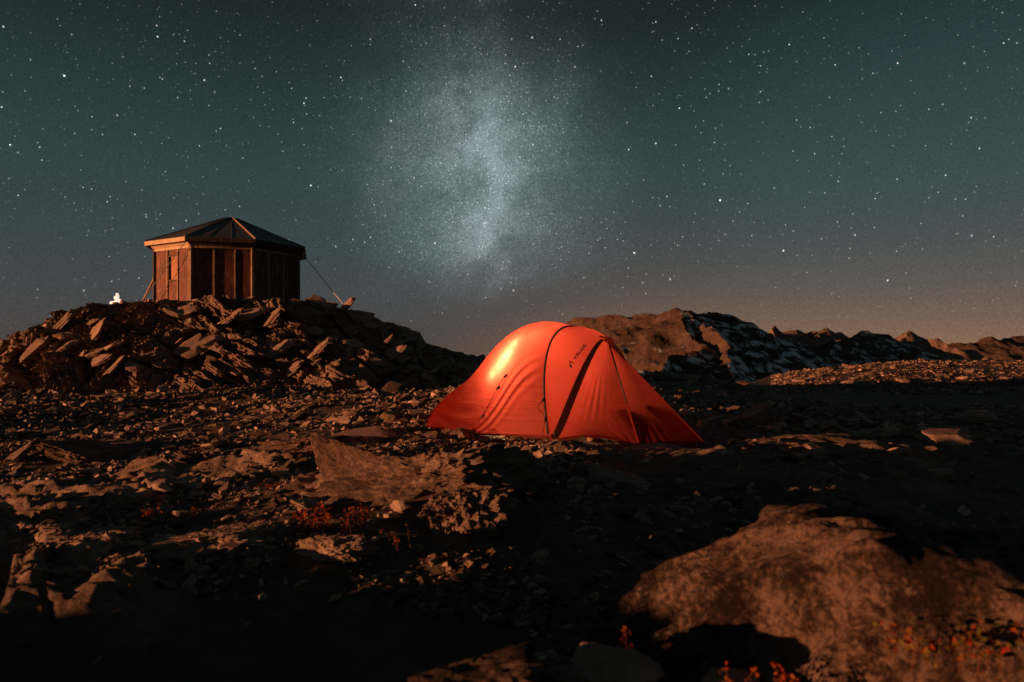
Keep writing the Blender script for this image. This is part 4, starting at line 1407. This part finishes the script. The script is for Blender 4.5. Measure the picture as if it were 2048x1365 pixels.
    ap.hexa([f + TV * -.05 + Vector((0, 0, .012)), f + TU * .13 + Vector((0, 0, -.01)), f + TV * .07 + Vector((0, 0, .012)), f - TU * .05 + Vector((0, 0, .03)),
             f + TV * -.05 + Vector((0, 0, .02)), f + TU * .13 + Vector((0, 0, .0)), f + TV * .07 + Vector((0, 0, .02)), f - TU * .05 + Vector((0, 0, .038))])
    ap.build('apex_patch', M_HEM, root, bevel=0.003)
    fl = MB()
    fl.hexa([f + TU * .05 + TV * -.055 + Vector((0, 0, .0)), f + TU * .12 + Vector((0, 0, -.10)), f + TU * .075 + TV * .06 + Vector((0, 0, .0)), f + TU * .1 + Vector((0, 0, .012)),
             f + TU * .056 + TV * -.055 + Vector((0, 0, .004)), f + TU * .126 + Vector((0, 0, -.096)), f + TU * .081 + TV * .06 + Vector((0, 0, .004)), f + TU * .106 + Vector((0, 0, .016))])
    fl.build('vent_flap', M_HEM, root)
    # hem tape of the body and the rear corner edge
    nh = body[:, 0]
    line('hem_tape', [p for p in nh[::6]] + [nh[-1]], 0.009, M_HEM)
    line('rear_edge_tape', [p + np.array([-TV.x, -TV.y, 0]) * 0.004 for p in e[:46:3]], 0.008, M_HEM)
    # panel seam on the near flank
    sm = [to_w(*body_uvz(np.array(0.375 + 0.29 * k), np.array(0.005 + 0.192 * k + 0.03 * math.sin(3.14 * k)))) + np.array([-TV.x, -TV.y, .3]) * 0.004 for k in np.linspace(0, 1, 16)]
    line('panel_seam', sm, 0.0035, M_HEM, 5)
    for k in (0.40, 0.78, 0.985):
        p = Vector(to_w(*body_uvz(np.array(0.375 + 0.29 * k), np.array(0.005 + 0.192 * k + 0.03 * math.sin(3.14 * k))))) - TM
        MB().tube([p + Vector((-.02, -.012, -.018)), p + Vector((0, -.02, 0.0)), p + Vector((.022, -.012, .02))], [.008, .014, .008], 6).build('toggle', M_BLACK, root)
    # pole foot, pegs and webbing
    B = Vector(arch[0]) - TM
    Bg = Vector((B.x + 0.005, B.y - 0.01, 0.0))
    MB().tube([B + Vector((0, 0, .03)), Bg + Vector((0, 0, -0.02))], [.016, .011], 8).build('pole_foot', M_HEM, root)
    MB().tube([B + Vector((.03, 0, .05)), Bg + Vector((.045, -.01, -.01))], [.014, .008], 8).build('pole_foot', M_BLACK, root)
    for pt in (D, Cc, tpt(-1.81, -.74, 0), tpt(1.05, .2, 0)):
        g0 = pt - TM
        MB().tube([g0 + Vector((0.0, 0, .03)), g0 + Vector((.02, -.01, -.05))], .005, 6).build('peg', M_CABLE, root)
    # guy line of the seam pole, hooked up loosely
    ga = Vector(seam[22]) - TM + Vector((-.02, -.02, 0))
    gb = Vector(seam[12]) - TM + Vector((-.015, -.02, 0))
    gc = gb + Vector((-.035, -.03, -.24))
    MB().tube([ga, ga + Vector((-.05, -.03, -.06)), ga.lerp(gb, .5) + Vector((-.055, -.03, 0)), gb + Vector((-.02, -.01, .05)), gb], .0035, 5).build('guy_line', M_BLACK, root)
    MB().tube([gb, gb.lerp(gc, .5), gc], .003, 5).build('guy_line', M_BLACK, root)
    for p, s in ((ga, .017), (gb, .013), (gc, .02)):
        MB().tube([p + Vector((-.01, -.005, -s)), p + Vector((0, -.01, 0)), p + Vector((.006, -.005, s))], [s * .55, s * .8, s * .5], 6).build('toggle', M_BLACK, root)
    # groundsheet tub seen in the gap under the hem
    tub = []
    for (uu, vv) in ((-1.6, -.62), (-0.9, -.66), (-0.1, -.68), (0.0, -.5), (0.0, .62), (-1.6, .62)):
        tub.append((uu, vv))
    mbt = MB()
    lo = [mbt.bm.verts.new(tpt(uu, vv, 0.015) - TM) for uu, vv in tub]
    hi = [mbt.bm.verts.new(tpt(uu * 0.98, vv * 0.97, 0.11) - TM) for uu, vv in tub]
    for i in range(len(tub)):
        j = (i + 1) % len(tub)
        mbt.bm.faces.new((lo[i], lo[j], hi[j], hi[i]))
    mbt.bm.faces.new(lo)
    mbt.build('groundsheet', M_TUB, root)

    # lettering printed on the band, running up beside the sleeve
    def on_band(s, h):
        """s along the writing (0..1), h across it in metres -> point just off the cloth"""
        t = 0.312 + 0.103 * s
        q = 0.785 + 0.085 * s
        a = Vector(to_w(*band_uvz(np.array(q), np.array(t))))
        b = Vector(to_w(*band_uvz(np.array(q - 0.05), np.array(t))))
        n = Vector(to_w(*band_uvz(np.array(q), np.array(t + .01)))) - a
        w = (b - a).normalized()
        nn = n.cross(w).normalized()
        if nn.y > 0:
            nn = -nn
        return a + w * h + nn * 0.005 - TM
    cu = bpy.data.curves.new('lettering', 'FONT')
    cu.body = 'VAUDE'
    cu.size = 1.0
    cu.space_character = 1.08
    cu.offset = 0.034
    to = bpy.data.objects.new('lettering_source', cu)
    C.objects.link(to)
    bpy.context.view_layer.update()
    me = bpy.data.meshes.new_from_object(to.evaluated_get(bpy.context.evaluated_depsgraph_get()))
    bpy.data.objects.remove(to)
    W = max(v.co.x for v in me.vertices)
    hgt = 0.052
    for v in me.vertices:
        v.co = on_band(0.30 + 0.70 * v.co.x / W, v.co.y * hgt)
    me.materials.clear()
    link('lettering', me, M_BLACK, root)
    lg = MB()
    for (s0, h0, rad) in ((0.04, 0.010, 0.016), (0.10, 0.040, 0.012), (0.17, 0.012, 0.009)):
        ring = []
        for k in range(12):
            an = k * math.pi / 6
            ring.append(lg.bm.verts.new(on_band(s0 + math.cos(an) * rad * 2.6, h0 + math.sin(an) * rad * 1.4)))
        lg.bm.faces.new(ring)
    lg.build('emblem', M_BLACK, root)
    return body, band, apex


body_pts, band_pts, tent_apex = build_tent()


# string of small lamps hung under the tent roof
def build_lamps():
    m, g = new_mat('lamp_globe')
    e = g.n('ShaderNodeEmission', ins={'Color': (1.0, 0.72, 0.42, 1), 'Strength': 6.0})
    g.n('ShaderNodeOutputMaterial', ins={'Surface': e.outputs[0]})
    root = None
    spots = [(0.585, 0.253, 0.045, 5.5), (0.525, 0.242, 0.045, 4.5), (0.635, 0.275, 0.045, 9.0), (0.675, 0.312, 0.05, 5.0), (0.60, 0.27, 0.15, 7.5), (0.82, 0.33, 0.12, 1.9), (0.60, 0.50, 0.50, 2.9), (0.97, 0.50, 0.40, 1.7)]
    root = empty('string_lights', tuple(tpt(-1.0, 0, 0.9)))
    tag(root, 'string of small lamps glowing through the tent roof near its rear', 'lamp')
    cord = []
    for (q, t, inset, watt) in spots:
        p = Vector(to_w(*body_uvz(np.array(q), np.array(t))))
        e1 = Vector(to_w(*body_uvz(np.array(q + .01), np.array(t)))) - p
        e2 = Vector(to_w(*body_uvz(np.array(q), np.array(t + .01)))) - p
        n = e1.cross(e2).normalized()
        if n.z > 0:
            n = -n
        c = p + n * inset
        cord.append(c - root.location)
        b = MB()
        bmesh.ops.create_icosphere(b.bm, subdivisions=2, radius=0.012)
        o = b.build('bulb', m, root, smooth=True)
        o.location = c - root.location
        ld = bpy.data.lights.new('lamp_light', 'POINT')
        ld.energy = watt
        ld.color = (1.0, 0.76, 0.37)
        ld.shadow_soft_size = 0.03
        lo = bpy.data.objects.new('lamp_light', ld)
        C.objects.link(lo)
        lo.parent = root
        lo.location = c - root.location + n * 0.016
    MB().tube([cord[1], cord[0], cord[2], cord[3], cord[5], cord[6], cord[7]], 0.003, 5).build('cord', M_BLACK, root)


build_lamps()


# packs stowed in the vestibule, seen as dark shapes through the cloth
def build_pack(c, s, rz, label, seed):
    root = empty('rucksack', c, (0, 0, rz))
    tag(root, label, 'rucksack')
    m = M_BLACK
    def blob(name, d, o, sd):
        me = rock_mesh(name, sd, 4, d, 9, 0.03, sharp=0.72, smooth=True)
        k = link(name, me, m, root)
        k.location = o
        return k
    blob('pack_body', (0.17 * s, 0.13 * s, 0.26 * s), (0, 0, 0.17 * s), seed)
    blob('pack_lid', (0.16 * s, 0.13 * s, 0.09 * s), (0, -0.01, 0.36 * s), seed + 1)
    blob('side_pocket', (0.06 * s, 0.09 * s, 0.14 * s), (0.17 * s, 0, 0.13 * s), seed + 2)
    for sx in (-1, 1):
        MB().tube([(sx * .07 * s, -.12 * s, .33 * s), (sx * .08 * s, -.20 * s, .22 * s), (sx * .07 * s, -.13 * s, .06 * s)], .012, 6).build('strap', m, root)


build_pack(tuple(tpt(0.47, 0.14, 0.0)), 0.93, 0.4, 'rucksack stowed in the tent vestibule, a dark shape behind the cloth', 801)
build_pack(tuple(tpt(0.34, -0.17, 0.0)), 0.84, 1.9, 'smaller bag lying beside the rucksack in the vestibule', 811)
